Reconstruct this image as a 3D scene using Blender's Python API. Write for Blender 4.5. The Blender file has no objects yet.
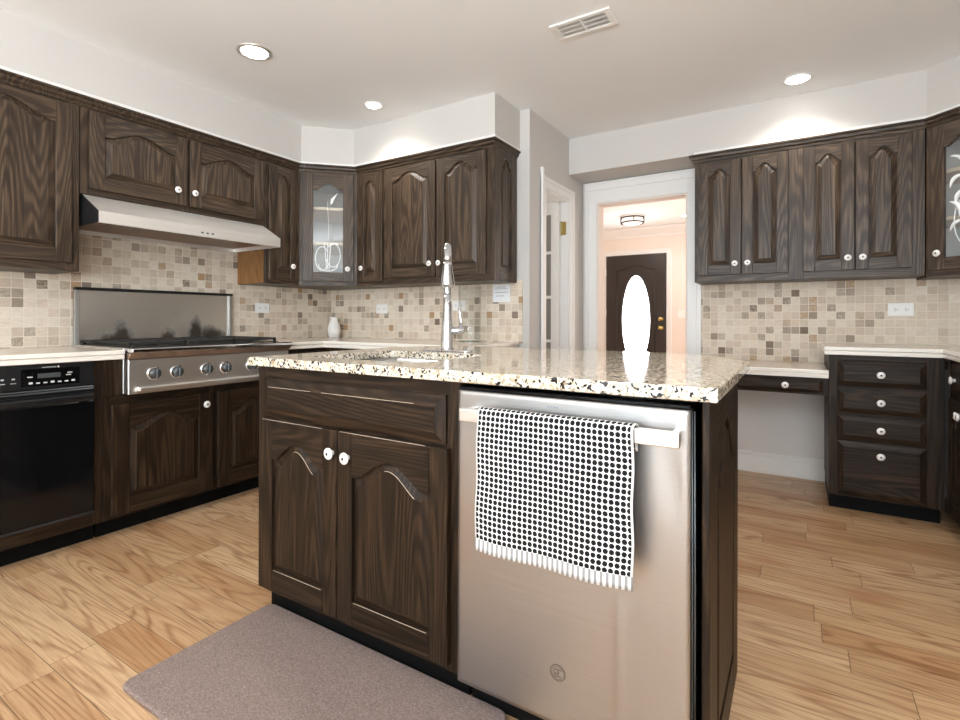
import bpy, bmesh, math, random
from mathutils import Vector, Matrix
PI = math.pi
random.seed(7)
S = bpy.context.scene
COL = S.collection

# ------------------------------------------------------------------ camera, world, light, exposure
F_PX, YAW, Y_HOR, ROLL = 511.3, 0.55714, 319.06, 0.00217
EYE = 1.05
cam_d = bpy.data.cameras.new('camera')
cam = bpy.data.objects.new('camera', cam_d); COL.objects.link(cam)
cam_d.sensor_fit = 'HORIZONTAL'; cam_d.sensor_width = 36.0
cam_d.lens = F_PX / 960 * 36
cam_d.shift_y = (Y_HOR - 360) / 960
cam_d.clip_start = 0.05
cam.location = (0, 0, EYE)
cam.rotation_euler = (PI / 2, -ROLL, YAW)
S.camera = cam

w = bpy.data.worlds.new('daylight'); S.world = w; w.use_nodes = True
wb = w.node_tree.nodes['Background']
wb.inputs[0].default_value = (0.80, 0.90, 1.0, 1); wb.inputs[1].default_value = 2.0

def area(name, loc, rot, sx, sy, power, color=(1, 1, 1), spread=PI):
    d = bpy.data.lights.new(name, 'AREA'); d.shape = 'RECTANGLE'; d.size = sx; d.size_y = sy
    d.energy = power; d.color = color; d.spread = spread
    o = bpy.data.objects.new(name, d); COL.objects.link(o); o.location = loc; o.rotation_euler = rot
    return o
# area fills out of view; both window ones tilted up to brighten the ceiling
area('patio_fill', (-0.3, -2.85, 1.35), (PI / 2 + 1.2, 0, 0), 3.0, 1.8, 180, (0.885, 0.95, 1.0))  # rear window daylight, aimed steeply up as ceiling fill
area('side_fill', (1.12, -1.4, 1.35), (PI / 2 + 1.1, 0, PI / 2), 1.5, 1.3, 47, (0.885, 0.95, 1.0))  # fill at the added right-wall window, put in to light the room
area('hall_room_fill', (-3.1, 3.5, 1.5), (PI / 2, 0, -PI / 2), 0.7, 1.2, 7, (1.0, 0.97, 0.93))  # unseen fill in the side room, whose walls have no window
area('foyer_fill', (0.25, 6.0, 1.4), (PI / 2, 0, PI / 2), 1.6, 1.6, 24, (1.0, 0.91, 0.85))  # unseen warm fill by the foyer's solid right wall, no window there

S.view_settings.view_transform = 'Standard'; S.view_settings.look = 'None'
S.view_settings.gamma = 1.0; S.view_settings.use_curve_mapping = False
S.view_settings.exposure = 0.84
S.cycles.use_denoising = True
S.cycles.max_bounces = 10; S.cycles.diffuse_bounces = 6; S.cycles.glossy_bounces = 5
S.cycles.transparent_max_bounces = 12
S.cycles.caustics_reflective = False; S.cycles.caustics_refractive = False
S.cycles.sample_clamp_indirect = 6.0

# ------------------------------------------------------------------ materials
def new_mat(name):
    m = bpy.data.materials.new(name); m.use_nodes = True
    nt = m.node_tree; b = nt.nodes['Principled BSDF']
    return m, nt, b
def N(nt, typ, **kw):
    n = nt.nodes.new(typ)
    for k, v in kw.items():
        if k in ('op', 'operation'): n.operation = v
        else: setattr(n, k, v)
    return n
def M_(nt, op, a, b=None, c=None):
    n = N(nt, 'ShaderNodeMath', op=op)
    for i, x in enumerate((a, b, c)):
        if x is None: continue
        if isinstance(x, (int, float)): n.inputs[i].default_value = x
        else: nt.links.new(x, n.inputs[i])
    return n.outputs[0]
def ramp(nt, fac, stops, interp='LINEAR'):
    r = N(nt, 'ShaderNodeValToRGB'); r.color_ramp.interpolation = interp
    e = r.color_ramp.elements
    while len(e) < len(stops): e.new(0.5)
    for i, (p, c) in enumerate(stops):
        e[i].position = p; e[i].color = (c[0], c[1], c[2], 1)
    nt.links.new(fac, r.inputs[0]); return r.outputs[0]
def mixc(nt, fac, a, b, mode='MIX'):
    n = N(nt, 'ShaderNodeMix', data_type='RGBA', blend_type=mode)
    if isinstance(fac, (int, float)): n.inputs[0].default_value = fac
    else: nt.links.new(fac, n.inputs[0])
    for s, x in ((6, a), (7, b)):
        if isinstance(x, tuple): n.inputs[s].default_value = (x[0], x[1], x[2], 1)
        else: nt.links.new(x, n.inputs[s])
    return n.outputs[2]
def noise(nt, vec, scale, detail=4, rough=0.5, dist=0.0):
    n = N(nt, 'ShaderNodeTexNoise'); n.inputs['Scale'].default_value = scale
    n.inputs['Detail'].default_value = detail; n.inputs['Roughness'].default_value = rough
    n.inputs['Distortion'].default_value = dist
    nt.links.new(vec, n.inputs['Vector']); return n.outputs['Fac']
def mapping(nt, vec, scale=(1, 1, 1), loc=(0, 0, 0), rot=(0, 0, 0)):
    n = N(nt, 'ShaderNodeMapping'); n.inputs['Scale'].default_value = scale
    n.inputs['Location'].default_value = loc; n.inputs['Rotation'].default_value = rot
    nt.links.new(vec, n.inputs['Vector']); return n.outputs[0]
def bump(nt, b, h, strength=0.2, dist=0.002):
    n = N(nt, 'ShaderNodeBump'); n.inputs['Strength'].default_value = strength
    n.inputs['Distance'].default_value = dist
    nt.links.new(h, n.inputs['Height']); nt.links.new(n.outputs[0], b.inputs['Normal'])
def objvec(nt, rnd=True):
    t = N(nt, 'ShaderNodeTexCoord')
    if not rnd: return t.outputs['Object']
    i = N(nt, 'ShaderNodeObjectInfo')
    k = M_(nt, 'MULTIPLY', i.outputs['Random'], 37.0)
    v = N(nt, 'ShaderNodeVectorMath', op='ADD')
    nt.links.new(t.outputs['Object'], v.inputs[0]); nt.links.new(k, v.inputs[1]); return v.outputs[0]

def plain(name, col, rough=0.5, metal=0.0, spec=0.5, coat=0.0, var=0.04, vs=6.0, bmp=0.0, bs=200):
    m, nt, b = new_mat(name)
    v = objvec(nt, False)
    n = noise(nt, v, vs, 3)
    lo = tuple(max(0, c * (1 - var)) for c in col); hi = tuple(min(1, c * (1 + var)) for c in col)
    nt.links.new(ramp(nt, n, [(0.3, lo), (0.7, hi)]), b.inputs['Base Color'])
    b.inputs['Roughness'].default_value = rough; b.inputs['Metallic'].default_value = metal
    b.inputs['Specular IOR Level'].default_value = spec; b.inputs['Coat Weight'].default_value = coat
    if bmp: bump(nt, b, noise(nt, v, bs, 2), bmp, 0.001)
    return m

def wood(name, horizontal, dark, mid, light, rough=0.44, spec=0.2):
    m, nt, b = new_mat(name)
    v = objvec(nt)
    if horizontal: v = mapping(nt, v, rot=(0, PI / 2, 0))
    # cathedral figure: stretched noise contours
    big = noise(nt, mapping(nt, v, (6.5, 6.5, 0.55)), 1.0, 1, 0.4, 0.1)
    fine = noise(nt, mapping(nt, v, (95, 95, 2.6)), 1.0, 3, 0.7)
    rings = M_(nt, 'SINE', M_(nt, 'MULTIPLY_ADD', fine, 2.6, M_(nt, 'MULTIPLY', big, 170.0)))
    rings = M_(nt, 'MULTIPLY_ADD', rings, 0.5, 0.5)
    rings = M_(nt, 'POWER', rings, 1.6)
    streak = noise(nt, mapping(nt, v, (38, 38, 0.8)), 1.0, 3, 0.6)
    pores = noise(nt, mapping(nt, v, (300, 300, 8)), 1.0, 2, 0.6)
    f = M_(nt, 'MULTIPLY_ADD', rings, 0.20, M_(nt, 'MULTIPLY', fine, 0.50))
    f = M_(nt, 'ADD', f, M_(nt, 'MULTIPLY', streak, 0.34))
    c = ramp(nt, f, [(0.32, light), (0.50, mid), (0.72, dark)])
    pm = ramp(nt, pores, [(0.54, (0, 0, 0)), (0.66, (1, 1, 1))])
    c = mixc(nt, M_(nt, 'MULTIPLY', pm, 0.7), c, tuple(x * 0.55 for x in dark))
    big2 = noise(nt, mapping(nt, v, (9, 9, 2)), 1.0, 2, 0.5)
    c = mixc(nt, M_(nt, 'MULTIPLY', big2, 0.35), c, light)
    nt.links.new(c, b.inputs['Base Color'])
    rr = M_(nt, 'MULTIPLY_ADD', f, 0.18, rough - 0.08)
    nt.links.new(rr, b.inputs['Roughness'])
    b.inputs['Specular IOR Level'].default_value = spec
    bump(nt, b, M_(nt, 'ADD', fine, M_(nt, 'MULTIPLY', rings, -0.5)), 0.35, 0.0012)
    return m
DK = ((0.0018, 0.0011, 0.0007), (0.0125, 0.0072, 0.0039), (0.052, 0.0300, 0.0160))  # shaded copy of the oak: shade on the base cabinets set into its colour
WV = wood('dark_oak_shaded', False, *DK); WH = wood('dark_oak_shaded_rail', True, *DK)
RAWV = wood('raw_oak_side', False, (0.17, 0.075, 0.026), (0.26, 0.125, 0.045), (0.33, 0.17, 0.066), 0.5)
WW = [WV, WH]
LK = ((0.0045, 0.0027, 0.0016), (0.032, 0.0200, 0.0120), (0.118, 0.078, 0.049))  # lit copy of the same oak: brighter light on the uppers set into its colour
UV = wood('dark_oak_lit', False, *LK, rough=0.40, spec=0.34); UH = wood('dark_oak_lit_rail', True, *LK, rough=0.40, spec=0.34)
UW = [UV, UH]

def steel(name, col, rough, streak=0.10, vertical=False, metal=1.0, stains=False):
    m, nt, b = new_mat(name)
    v = objvec(nt, False)
    sc = (400, 400, 2) if vertical else (2, 2, 400)
    n = noise(nt, mapping(nt, v, sc), 1.0, 3, 0.6)
    n2 = noise(nt, v, 3.0, 3, 0.55)
    c = ramp(nt, n, [(0.3, tuple(x * 0.9 for x in col)), (0.7, col)])
    r = M_(nt, 'MULTIPLY_ADD', n, streak, rough - streak / 2)
    r = M_(nt, 'ADD', r, M_(nt, 'MULTIPLY_ADD', n2, 0.16, -0.08))
    b.inputs['Metallic'].default_value = metal
    if stains:   # burnt-on grease low on the panel behind the burners
        s = N(nt, 'ShaderNodeSeparateXYZ'); nt.links.new(v, s.inputs[0])
        tot = None
        for cx, wd, top in ((0.235, 0.07, 0.15), (0.19, 0.11, 0.075), (0.49, 0.06, 0.095), (0.665, 0.06, 0.17), (0.77, 0.12, 0.105)):
            g = M_(nt, 'SUBTRACT', s.outputs[0], cx)
            nn = noise(nt, mapping(nt, v, (1, 1, 1), (cx * 9, 0, 0)), 16, 3, 0.6)
            d = M_(nt, 'POWER', M_(nt, 'DIVIDE', g, wd), 2.0)
            zz = M_(nt, 'DIVIDE', s.outputs[2], top)
            d = M_(nt, 'ADD', d, M_(nt, 'MULTIPLY', zz, zz))
            k = M_(nt, 'MULTIPLY', M_(nt, 'SUBTRACT', M_(nt, 'ADD', 0.45, nn), d), 1.5)
            k = M_(nt, 'MINIMUM', M_(nt, 'MAXIMUM', k, 0.0), 1.0)
            tot = k if tot is None else M_(nt, 'MAXIMUM', tot, k)
        c = mixc(nt, M_(nt, 'MULTIPLY', tot, 0.9), c, (0.07, 0.04, 0.022))
    if stains: b.inputs['Specular IOR Level'].default_value = 0.08
    if stains: r = M_(nt, 'ADD', r, M_(nt, 'MULTIPLY', tot, 0.5))
    nt.links.new(c, b.inputs['Base Color']); nt.links.new(r, b.inputs['Roughness'])
    bump(nt, b, n, 0.04, 0.0004)
    return m
STEEL = steel('brushed_steel', (0.90, 0.87, 0.83), 0.36)
STEEL_DW = steel('dishwasher_steel', (0.47, 0.455, 0.44), 0.40)
STEEL_GUARD = steel('stained_steel', (0.70, 0.68, 0.64), 0.34, stains=True)
STEEL_GUARD2 = steel('dull_steel', (0.5, 0.49, 0.47), 0.5)
HOODST = steel('hood_steel', (0.93, 0.91, 0.88), 0.52)
CHROME = steel('chrome', (0.70, 0.71, 0.73), 0.08, 0.02)
COPPERY = steel('warm_steel', (0.42, 0.30, 0.23), 0.32)
SINKST = steel('sink_steel', (0.70, 0.70, 0.69), 0.25)
BRASS = steel('brass', (0.62, 0.48, 0.18), 0.22)

WALL = plain('white_wall_paint', (0.585, 0.562, 0.535), 0.6, spec=0.3, var=0.015, vs=2, bmp=0.02)
CEIL = plain('ceiling_paint', (0.88, 0.89, 0.895), 0.7, spec=0.2, var=0.01, vs=1.5, bmp=0.02)
TRIM = plain('white_trim_paint', (0.82, 0.81, 0.79), 0.32, var=0.01)
KNEE = plain('grey_wall_paint', (0.72, 0.695, 0.67), 0.6, spec=0.3, var=0.02, vs=2)
FOYER = plain('foyer_paint', (0.80, 0.715, 0.65), 0.6, spec=0.3, var=0.015, vs=2)
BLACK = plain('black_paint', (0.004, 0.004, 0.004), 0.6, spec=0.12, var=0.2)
GLOSSB = plain('black_glass', (0.004, 0.004, 0.0045), 0.10, spec=0.35, var=0.1)
BLKMET = plain('black_enamel', (0.010, 0.010, 0.011), 0.28, var=0.2)
IRON = plain('cast_iron', (0.018, 0.017, 0.016), 0.55, bmp=0.3)
CERAM = plain('white_ceramic', (0.85, 0.83, 0.80), 0.12, coat=0.5, var=0.01)
PLASTIC = plain('white_plastic', (0.84, 0.83, 0.80), 0.35, var=0.01)
DARKDOT = plain('dark_screw', (0.04, 0.03, 0.025), 0.4)
CREAM = plain('cream_counter', (0.74, 0.655, 0.56), 0.16, var=0.05, vs=25)
CREAMEDGE = plain('cream_counter_edge', (0.84, 0.80, 0.73), 0.22, var=0.02)
DOORB = plain('dark_front_door', (0.024, 0.017, 0.014), 0.4, var=0.15)
FIX = plain('bronze_fixture', (0.012, 0.010, 0.009), 0.35)
PAPER = plain('white_paper', (0.82, 0.83, 0.84), 0.7, var=0.01)
INKG = plain('grey_print', (0.28, 0.29, 0.32), 0.7)
INKW = plain('panel_print', (0.62, 0.63, 0.62), 0.5)
LCD = plain('grey_display', (0.06, 0.065, 0.065), 0.25)
KNOBG = plain('grey_knob', (0.10, 0.11, 0.115), 0.3, metal=0.5)
PALE = plain('cabinet_interior', (0.66, 0.64, 0.61), 0.5, var=0.05)
SHELF = plain('shelf_edge', (0.74, 0.58, 0.42), 0.5)
ETCH = plain('etched_glass', (0.86, 0.88, 0.88), 0.6)
CHIP = plain('worn_edge', (0.55, 0.45, 0.34), 0.6, var=0.2, vs=60)

def emis(name, col, strength):
    m, nt, b = new_mat(name)
    b.inputs['Base Color'].default_value = (*col, 1)
    b.inputs['Emission Color'].default_value = (*col, 1); b.inputs['Emission Strength'].default_value = strength
    return m
LAMP = emis('lit_lamp', (1.0, 0.95, 0.88), 14)
DAYGLASS = emis('daylit_frosted_glass', (1.0, 1.0, 1.0), 9)
SHADE = emis('lit_shade', (1.0, 0.90, 0.82), 0.45)

def glass(name, tint=(1, 1, 1), refl=0.10, body=0.0, bodycol=(0.8, 0.8, 0.8)):
    m, nt, b = new_mat(name); nt.nodes.remove(b)
    out = [n for n in nt.nodes if n.type == 'OUTPUT_MATERIAL'][0]
    t = N(nt, 'ShaderNodeBsdfTransparent'); t.inputs[0].default_value = (*tint, 1)
    g = N(nt, 'ShaderNodeBsdfGlossy'); g.inputs['Roughness'].default_value = 0.03
    f = N(nt, 'ShaderNodeLayerWeight'); f.inputs[0].default_value = 0.5
    k = M_(nt, 'MULTIPLY_ADD', M_(nt, 'POWER', f.outputs['Facing'], 4.0), 0.55, refl)
    mx = N(nt, 'ShaderNodeMixShader'); nt.links.new(k, mx.inputs[0])
    nt.links.new(t.outputs[0], mx.inputs[1]); nt.links.new(g.outputs[0], mx.inputs[2])
    res = mx.outputs[0]
    if body:
        d = N(nt, 'ShaderNodeBsdfDiffuse'); d.inputs[0].default_value = (*bodycol, 1)
        m2 = N(nt, 'ShaderNodeMixShader'); m2.inputs[0].default_value = body
        nt.links.new(res, m2.inputs[1]); nt.links.new(d.outputs[0], m2.inputs[2]); res = m2.outputs[0]
    nt.links.new(res, out.inputs[0]); return m
GLASS = glass('cabinet_glass', (0.93, 0.95, 0.95), 0.05, 0.06)
CLEAR = glass('clear_vase_glass', (0.985, 0.99, 0.985), 0.03, 0.02)
WINGLASS = glass('window_glass', (0.97, 0.98, 0.98), 0.0)
PANEG = glass('grey_door_glass', (0.55, 0.54, 0.52), 0.05, 0.45, (0.45, 0.43, 0.40))

def make_tile():
    m, nt, b = new_mat('tumbled_stone_tile')
    v = objvec(nt, False)
    s = N(nt, 'ShaderNodeSeparateXYZ'); nt.links.new(v, s.inputs[0])
    u = M_(nt, 'DIVIDE', M_(nt, 'ADD', M_(nt, 'ADD', s.outputs[0], s.outputs[1]), 10.0), 0.0495)
    z = M_(nt, 'DIVIDE', M_(nt, 'SUBTRACT', s.outputs[2], 0.905 - 0.0495 * 10), 0.0495)
    fu, fz = M_(nt, 'FRACT', u), M_(nt, 'FRACT', z)
    iu, iz = M_(nt, 'FLOOR', u), M_(nt, 'FLOOR', z)
    cb = N(nt, 'ShaderNodeCombineXYZ'); nt.links.new(iu, cb.inputs[0]); nt.links.new(iz, cb.inputs[1])
    w1 = N(nt, 'ShaderNodeTexWhiteNoise', noise_dimensions='3D'); nt.links.new(cb.outputs[0], w1.inputs[0])
    cb2 = N(nt, 'ShaderNodeVectorMath', op='ADD'); nt.links.new(cb.outputs[0], cb2.inputs[0]); cb2.inputs[1].default_value = (31, 77, 5)
    w2 = N(nt, 'ShaderNodeTexWhiteNoise', noise_dimensions='3D'); nt.links.new(cb2.outputs[0], w2.inputs[0])
    cream = ramp(nt, w2.outputs['Value'], [(0, (0.62, 0.515, 0.41)), (0.35, (0.74, 0.645, 0.53)), (0.7, (0.80, 0.715, 0.60)), (1, (0.69, 0.57, 0.45))])
    acc = ramp(nt, w2.outputs['Value'], [(0, (0.36, 0.285, 0.215)), (0.2, (0.24, 0.175, 0.125)), (0.28, (0.48, 0.315, 0.18)), (0.40, (0.42, 0.345, 0.27)), (0.62, (0.50, 0.38, 0.27)), (0.8, (0.29, 0.23, 0.18)), (0.88, (0.53, 0.43, 0.33))], 'CONSTANT')
    isacc = M_(nt, 'GREATER_THAN', w1.outputs['Value'], 0.77)
    # etched scroll marks on some accents
    n1 = noise(nt, mapping(nt, v, (1, 1, 1)), 75, 2, 0.5, 1.2)
    etch = M_(nt, 'LESS_THAN', M_(nt, 'ABSOLUTE', M_(nt, 'SUBTRACT', n1, 0.5)), 0.045)
    hasetch = M_(nt, 'GREATER_THAN', w1.outputs['Value'], 0.89)
    acc = mixc(nt, M_(nt, 'MULTIPLY', M_(nt, 'MULTIPLY', etch, hasetch), 0.75), acc, (0.66, 0.58, 0.47))
    c = mixc(nt, isacc, cream, acc)
    st = noise(nt, mapping(nt, v, (30, 30, 90)), 1.0, 4, 0.6)
    c = mixc(nt, 0.28, c, ramp(nt, st, [(0.3, (0.45, 0.40, 0.35)), (0.7, (1.0, 0.97, 0.93))]), 'MULTIPLY')
    du = M_(nt, 'ABSOLUTE', M_(nt, 'SUBTRACT', fu, 0.5)); dz = M_(nt, 'ABSOLUTE', M_(nt, 'SUBTRACT', fz, 0.5))
    wob = M_(nt, 'MULTIPLY_ADD', noise(nt, v, 90, 2), 0.04, -0.02)
    e = M_(nt, 'ADD', M_(nt, 'MAXIMUM', du, dz), wob)
    gr = ramp(nt, e, [(0.452, (0, 0, 0)), (0.475, (1, 1, 1))])
    c = mixc(nt, gr, c, (0.77, 0.70, 0.60))
    nt.links.new(c, b.inputs['Base Color']); b.inputs['Roughness'].default_value = 0.55
    b.inputs['Specular IOR Level'].default_value = 0.3
    bump(nt, b, M_(nt, 'SUBTRACT', M_(nt, 'MULTIPLY', st, 0.2), gr), 0.35, 0.002)
    return m
TILE = make_tile()

def make_floor():
    m, nt, b = new_mat('oak_plank_floor')
    v = objvec(nt, False)
    s = N(nt, 'ShaderNodeSeparateXYZ'); nt.links.new(v, s.inputs[0])
    y = M_(nt, 'DIVIDE', M_(nt, 'ADD', s.outputs[1], 20.0), 0.125)
    row, fy = M_(nt, 'FLOOR', y), M_(nt, 'FRACT', y)
    w0 = N(nt, 'ShaderNodeTexWhiteNoise', noise_dimensions='1D'); nt.links.new(row, w0.inputs['W'])
    ln = M_(nt, 'MULTIPLY_ADD', w0.outputs['Value'], 0.35, 0.55)
    x = M_(nt, 'ADD', M_(nt, 'DIVIDE', M_(nt, 'ADD', s.outputs[0], 20.0), ln), M_(nt, 'MULTIPLY', w0.outputs['Value'], 17.0))
    ix, fx = M_(nt, 'FLOOR', x), M_(nt, 'FRACT', x)
    cb = N(nt, 'ShaderNodeCombineXYZ'); nt.links.new(ix, cb.inputs[0]); nt.links.new(row, cb.inputs[1])
    w1 = N(nt, 'ShaderNodeTexWhiteNoise', noise_dimensions='3D'); nt.links.new(cb.outputs[0], w1.inputs[0])
    base = ramp(nt, w1.outputs['Value'], [(0, (0.47, 0.285, 0.15)), (0.25, (0.575, 0.38, 0.215)), (0.5, (0.63, 0.435, 0.26)), (0.75, (0.55, 0.355, 0.195)), (1, (0.45, 0.255, 0.125))])
    sh = N(nt, 'ShaderNodeVectorMath', op='MULTIPLY_ADD'); nt.links.new(w1.outputs['Color'], sh.inputs[0]); sh.inputs[1].default_value = (9, 9, 9); nt.links.new(v, sh.inputs[2])
    pv = sh.outputs[0]
    big = noise(nt, mapping(nt, pv, (0.75, 8, 8)), 1.0, 1, 0.4, 0.15)
    fine = noise(nt, mapping(nt, pv, (5, 140, 140)), 1.0, 3, 0.65)
    rings = M_(nt, 'POWER', M_(nt, 'MULTIPLY_ADD', M_(nt, 'SINE', M_(nt, 'MULTIPLY_ADD', fine, 1.2, M_(nt, 'MULTIPLY', big, 95.0))), 0.5, 0.5), 4.0)
    gsel = M_(nt, 'MULTIPLY', noise(nt, mapping(nt, pv, (0.8, 5, 5)), 1.0, 1), 1.2)
    g = M_(nt, 'ADD', M_(nt, 'MULTIPLY', M_(nt, 'MULTIPLY', rings, gsel), 0.72), M_(nt, 'MULTIPLY', ramp(nt, fine, [(0.42, (0, 0, 0)), (0.75, (1, 1, 1))]), 0.6))
    c = mixc(nt, g, base, (0.235, 0.10, 0.036))
    red = noise(nt, mapping(nt, pv, (2.2, 10, 10)), 1.0, 2)
    c = mixc(nt, M_(nt, 'MULTIPLY', ramp(nt, red, [(0.58, (0, 0, 0)), (0.75, (1, 1, 1))]), 0.6), c, (0.36, 0.15, 0.06))
    ey = M_(nt, 'ABSOLUTE', M_(nt, 'SUBTRACT', fy, 0.5)); ex = M_(nt, 'MULTIPLY', M_(nt, 'MINIMUM', fx, M_(nt, 'SUBTRACT', 1.0, fx)), ln)
    gy = M_(nt, 'GREATER_THAN', ey, 0.4915); gx = M_(nt, 'LESS_THAN', ex, 0.0011)
    gap = M_(nt, 'MAXIMUM', gy, gx)
    c = mixc(nt, M_(nt, 'MULTIPLY', gap, 0.85), c, (0.07, 0.035, 0.016))
    nt.links.new(c, b.inputs['Base Color'])
    nt.links.new(M_(nt, 'MULTIPLY_ADD', g, 0.2, 0.30), b.inputs['Roughness'])
    b.inputs['Specular IOR Level'].default_value = 0.45
    bump(nt, b, M_(nt, 'SUBTRACT', M_(nt, 'MULTIPLY', g, -0.2), gap), 0.25, 0.001)
    return m
FLOOR = make_floor()

def make_granite():
    m, nt, b = new_mat('speckled_granite')
    v = objvec(nt, False)
    n1 = noise(nt, v, 38, 4, 0.6, 0.6); n2 = noise(nt, v, 120, 3, 0.6)
    c = ramp(nt, n1, [(0.30, (0.36, 0.27, 0.17)), (0.42, (0.58, 0.48, 0.35)), (0.55, (0.72, 0.65, 0.53)), (0.7, (0.62, 0.54, 0.43)), (0.8, (0.48, 0.37, 0.24))])
    c = mixc(nt, ramp(nt, n2, [(0.55, (0, 0, 0)), (0.68, (1, 1, 1))]), c, (0.47, 0.39, 0.29))
    vo = N(nt, 'ShaderNodeTexVoronoi'); vo.inputs['Scale'].default_value = 165
    wv = N(nt, 'ShaderNodeVectorMath', op='MULTIPLY_ADD')
    nn = N(nt, 'ShaderNodeTexNoise'); nn.inputs['Scale'].default_value = 60; nt.links.new(v, nn.inputs['Vector'])
    nt.links.new(nn.outputs['Color'], wv.inputs[0]); wv.inputs[1].default_value = (0.016,) * 3; nt.links.new(v, wv.inputs[2])
    nt.links.new(wv.outputs[0], vo.inputs['Vector'])
    sc = N(nt, 'ShaderNodeSeparateColor'); nt.links.new(vo.outputs['Color'], sc.inputs[0])
    blk = M_(nt, 'MULTIPLY', M_(nt, 'LESS_THAN', sc.outputs[0], 0.2), M_(nt, 'GREATER_THAN', noise(nt, v, 30, 2), 0.42))
    wht = M_(nt, 'GREATER_THAN', sc.outputs[1], 0.80)
    c = mixc(nt, M_(nt, 'MULTIPLY', wht, 0.6), c, (0.86, 0.83, 0.76))
    c = mixc(nt, M_(nt, 'MULTIPLY', M_(nt, 'LESS_THAN', sc.outputs[2], 0.13), 0.7), c, (0.22, 0.17, 0.12))
    c = mixc(nt, blk, c, (0.018, 0.016, 0.015))
    nt.links.new(c, b.inputs['Base Color'])
    b.inputs['Roughness'].default_value = 0.06; b.inputs['Specular IOR Level'].default_value = 0.5
    return m
GRANITE = make_granite()

def make_towel():
    m, nt, b = new_mat('dotted_towel_cloth')
    t = N(nt, 'ShaderNodeTexCoord')
    s = N(nt, 'ShaderNodeSeparateXYZ'); nt.links.new(t.outputs['UV'], s.inputs[0])
    u, vv = s.outputs[0], s.outputs[1]            # metres along and down the cloth
    pu, pv = 0.384 / 30, 0.0128
    fu = M_(nt, 'SUBTRACT', M_(nt, 'FRACT', M_(nt, 'DIVIDE', u, pu)), 0.5)
    fv = M_(nt, 'SUBTRACT', M_(nt, 'FRACT', M_(nt, 'DIVIDE', vv, pv)), 0.5)
    r = M_(nt, 'SQRT', M_(nt, 'ADD', M_(nt, 'MULTIPLY', fu, fu), M_(nt, 'MULTIPLY', fv, fv)))
    nz = M_(nt, 'MULTIPLY_ADD', noise(nt, t.outputs['UV'], 400, 2), 0.16, -0.08)
    dot = M_(nt, 'LESS_THAN', M_(nt, 'ADD', r, nz), 0.43)
    body = M_(nt, 'LESS_THAN', vv, 0.318)
    edge = M_(nt, 'MULTIPLY', M_(nt, 'GREATER_THAN', u, 0.004), M_(nt, 'LESS_THAN', u, 0.379))
    dot = M_(nt, 'MULTIPLY', M_(nt, 'MULTIPLY', dot, body), edge)
    st = M_(nt, 'MULTIPLY', M_(nt, 'GREATER_THAN', M_(nt, 'ABSOLUTE', fu), 0.26), M_(nt, 'SUBTRACT', 1.0, body))
    c = mixc(nt, dot, (0.74, 0.73, 0.71), (0.012, 0.012, 0.014))
    c = mixc(nt, M_(nt, 'MULTIPLY', st, 0.8), c, (0.20, 0.20, 0.21))
    nt.links.new(c, b.inputs['Base Color']); b.inputs['Roughness'].default_value = 0.95
    b.inputs['Specular IOR Level'].default_value = 0.1
    bump(nt, b, M_(nt, 'ADD', M_(nt, 'MULTIPLY', M_(nt, 'SUBTRACT', 0.6, r), 1.0), noise(nt, t.outputs['UV'], 900, 2)), 0.5, 0.002)
    return m
TOWEL = make_towel()

def make_rug():
    m, nt, b = new_mat('taupe_mat')
    v = objvec(nt, False)
    n1 = noise(nt, mapping(nt, v, (170, 420, 100)), 1.0, 3, 0.7)
    n2 = noise(nt, v, 7, 3)
    c = ramp(nt, n1, [(0.3, (0.13, 0.095, 0.082)), (0.55, (0.27, 0.205, 0.18)), (0.75, (0.46, 0.365, 0.33))])
    c = mixc(nt, M_(nt, 'MULTIPLY', n2, 0.35), c, (0.25, 0.185, 0.16))
    nt.links.new(c, b.inputs['Base Color']); b.inputs['Roughness'].default_value = 0.9
    b.inputs['Specular IOR Level'].default_value = 0.15
    bump(nt, b, n1, 0.5, 0.002)
    return m
RUG = make_rug()

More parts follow.
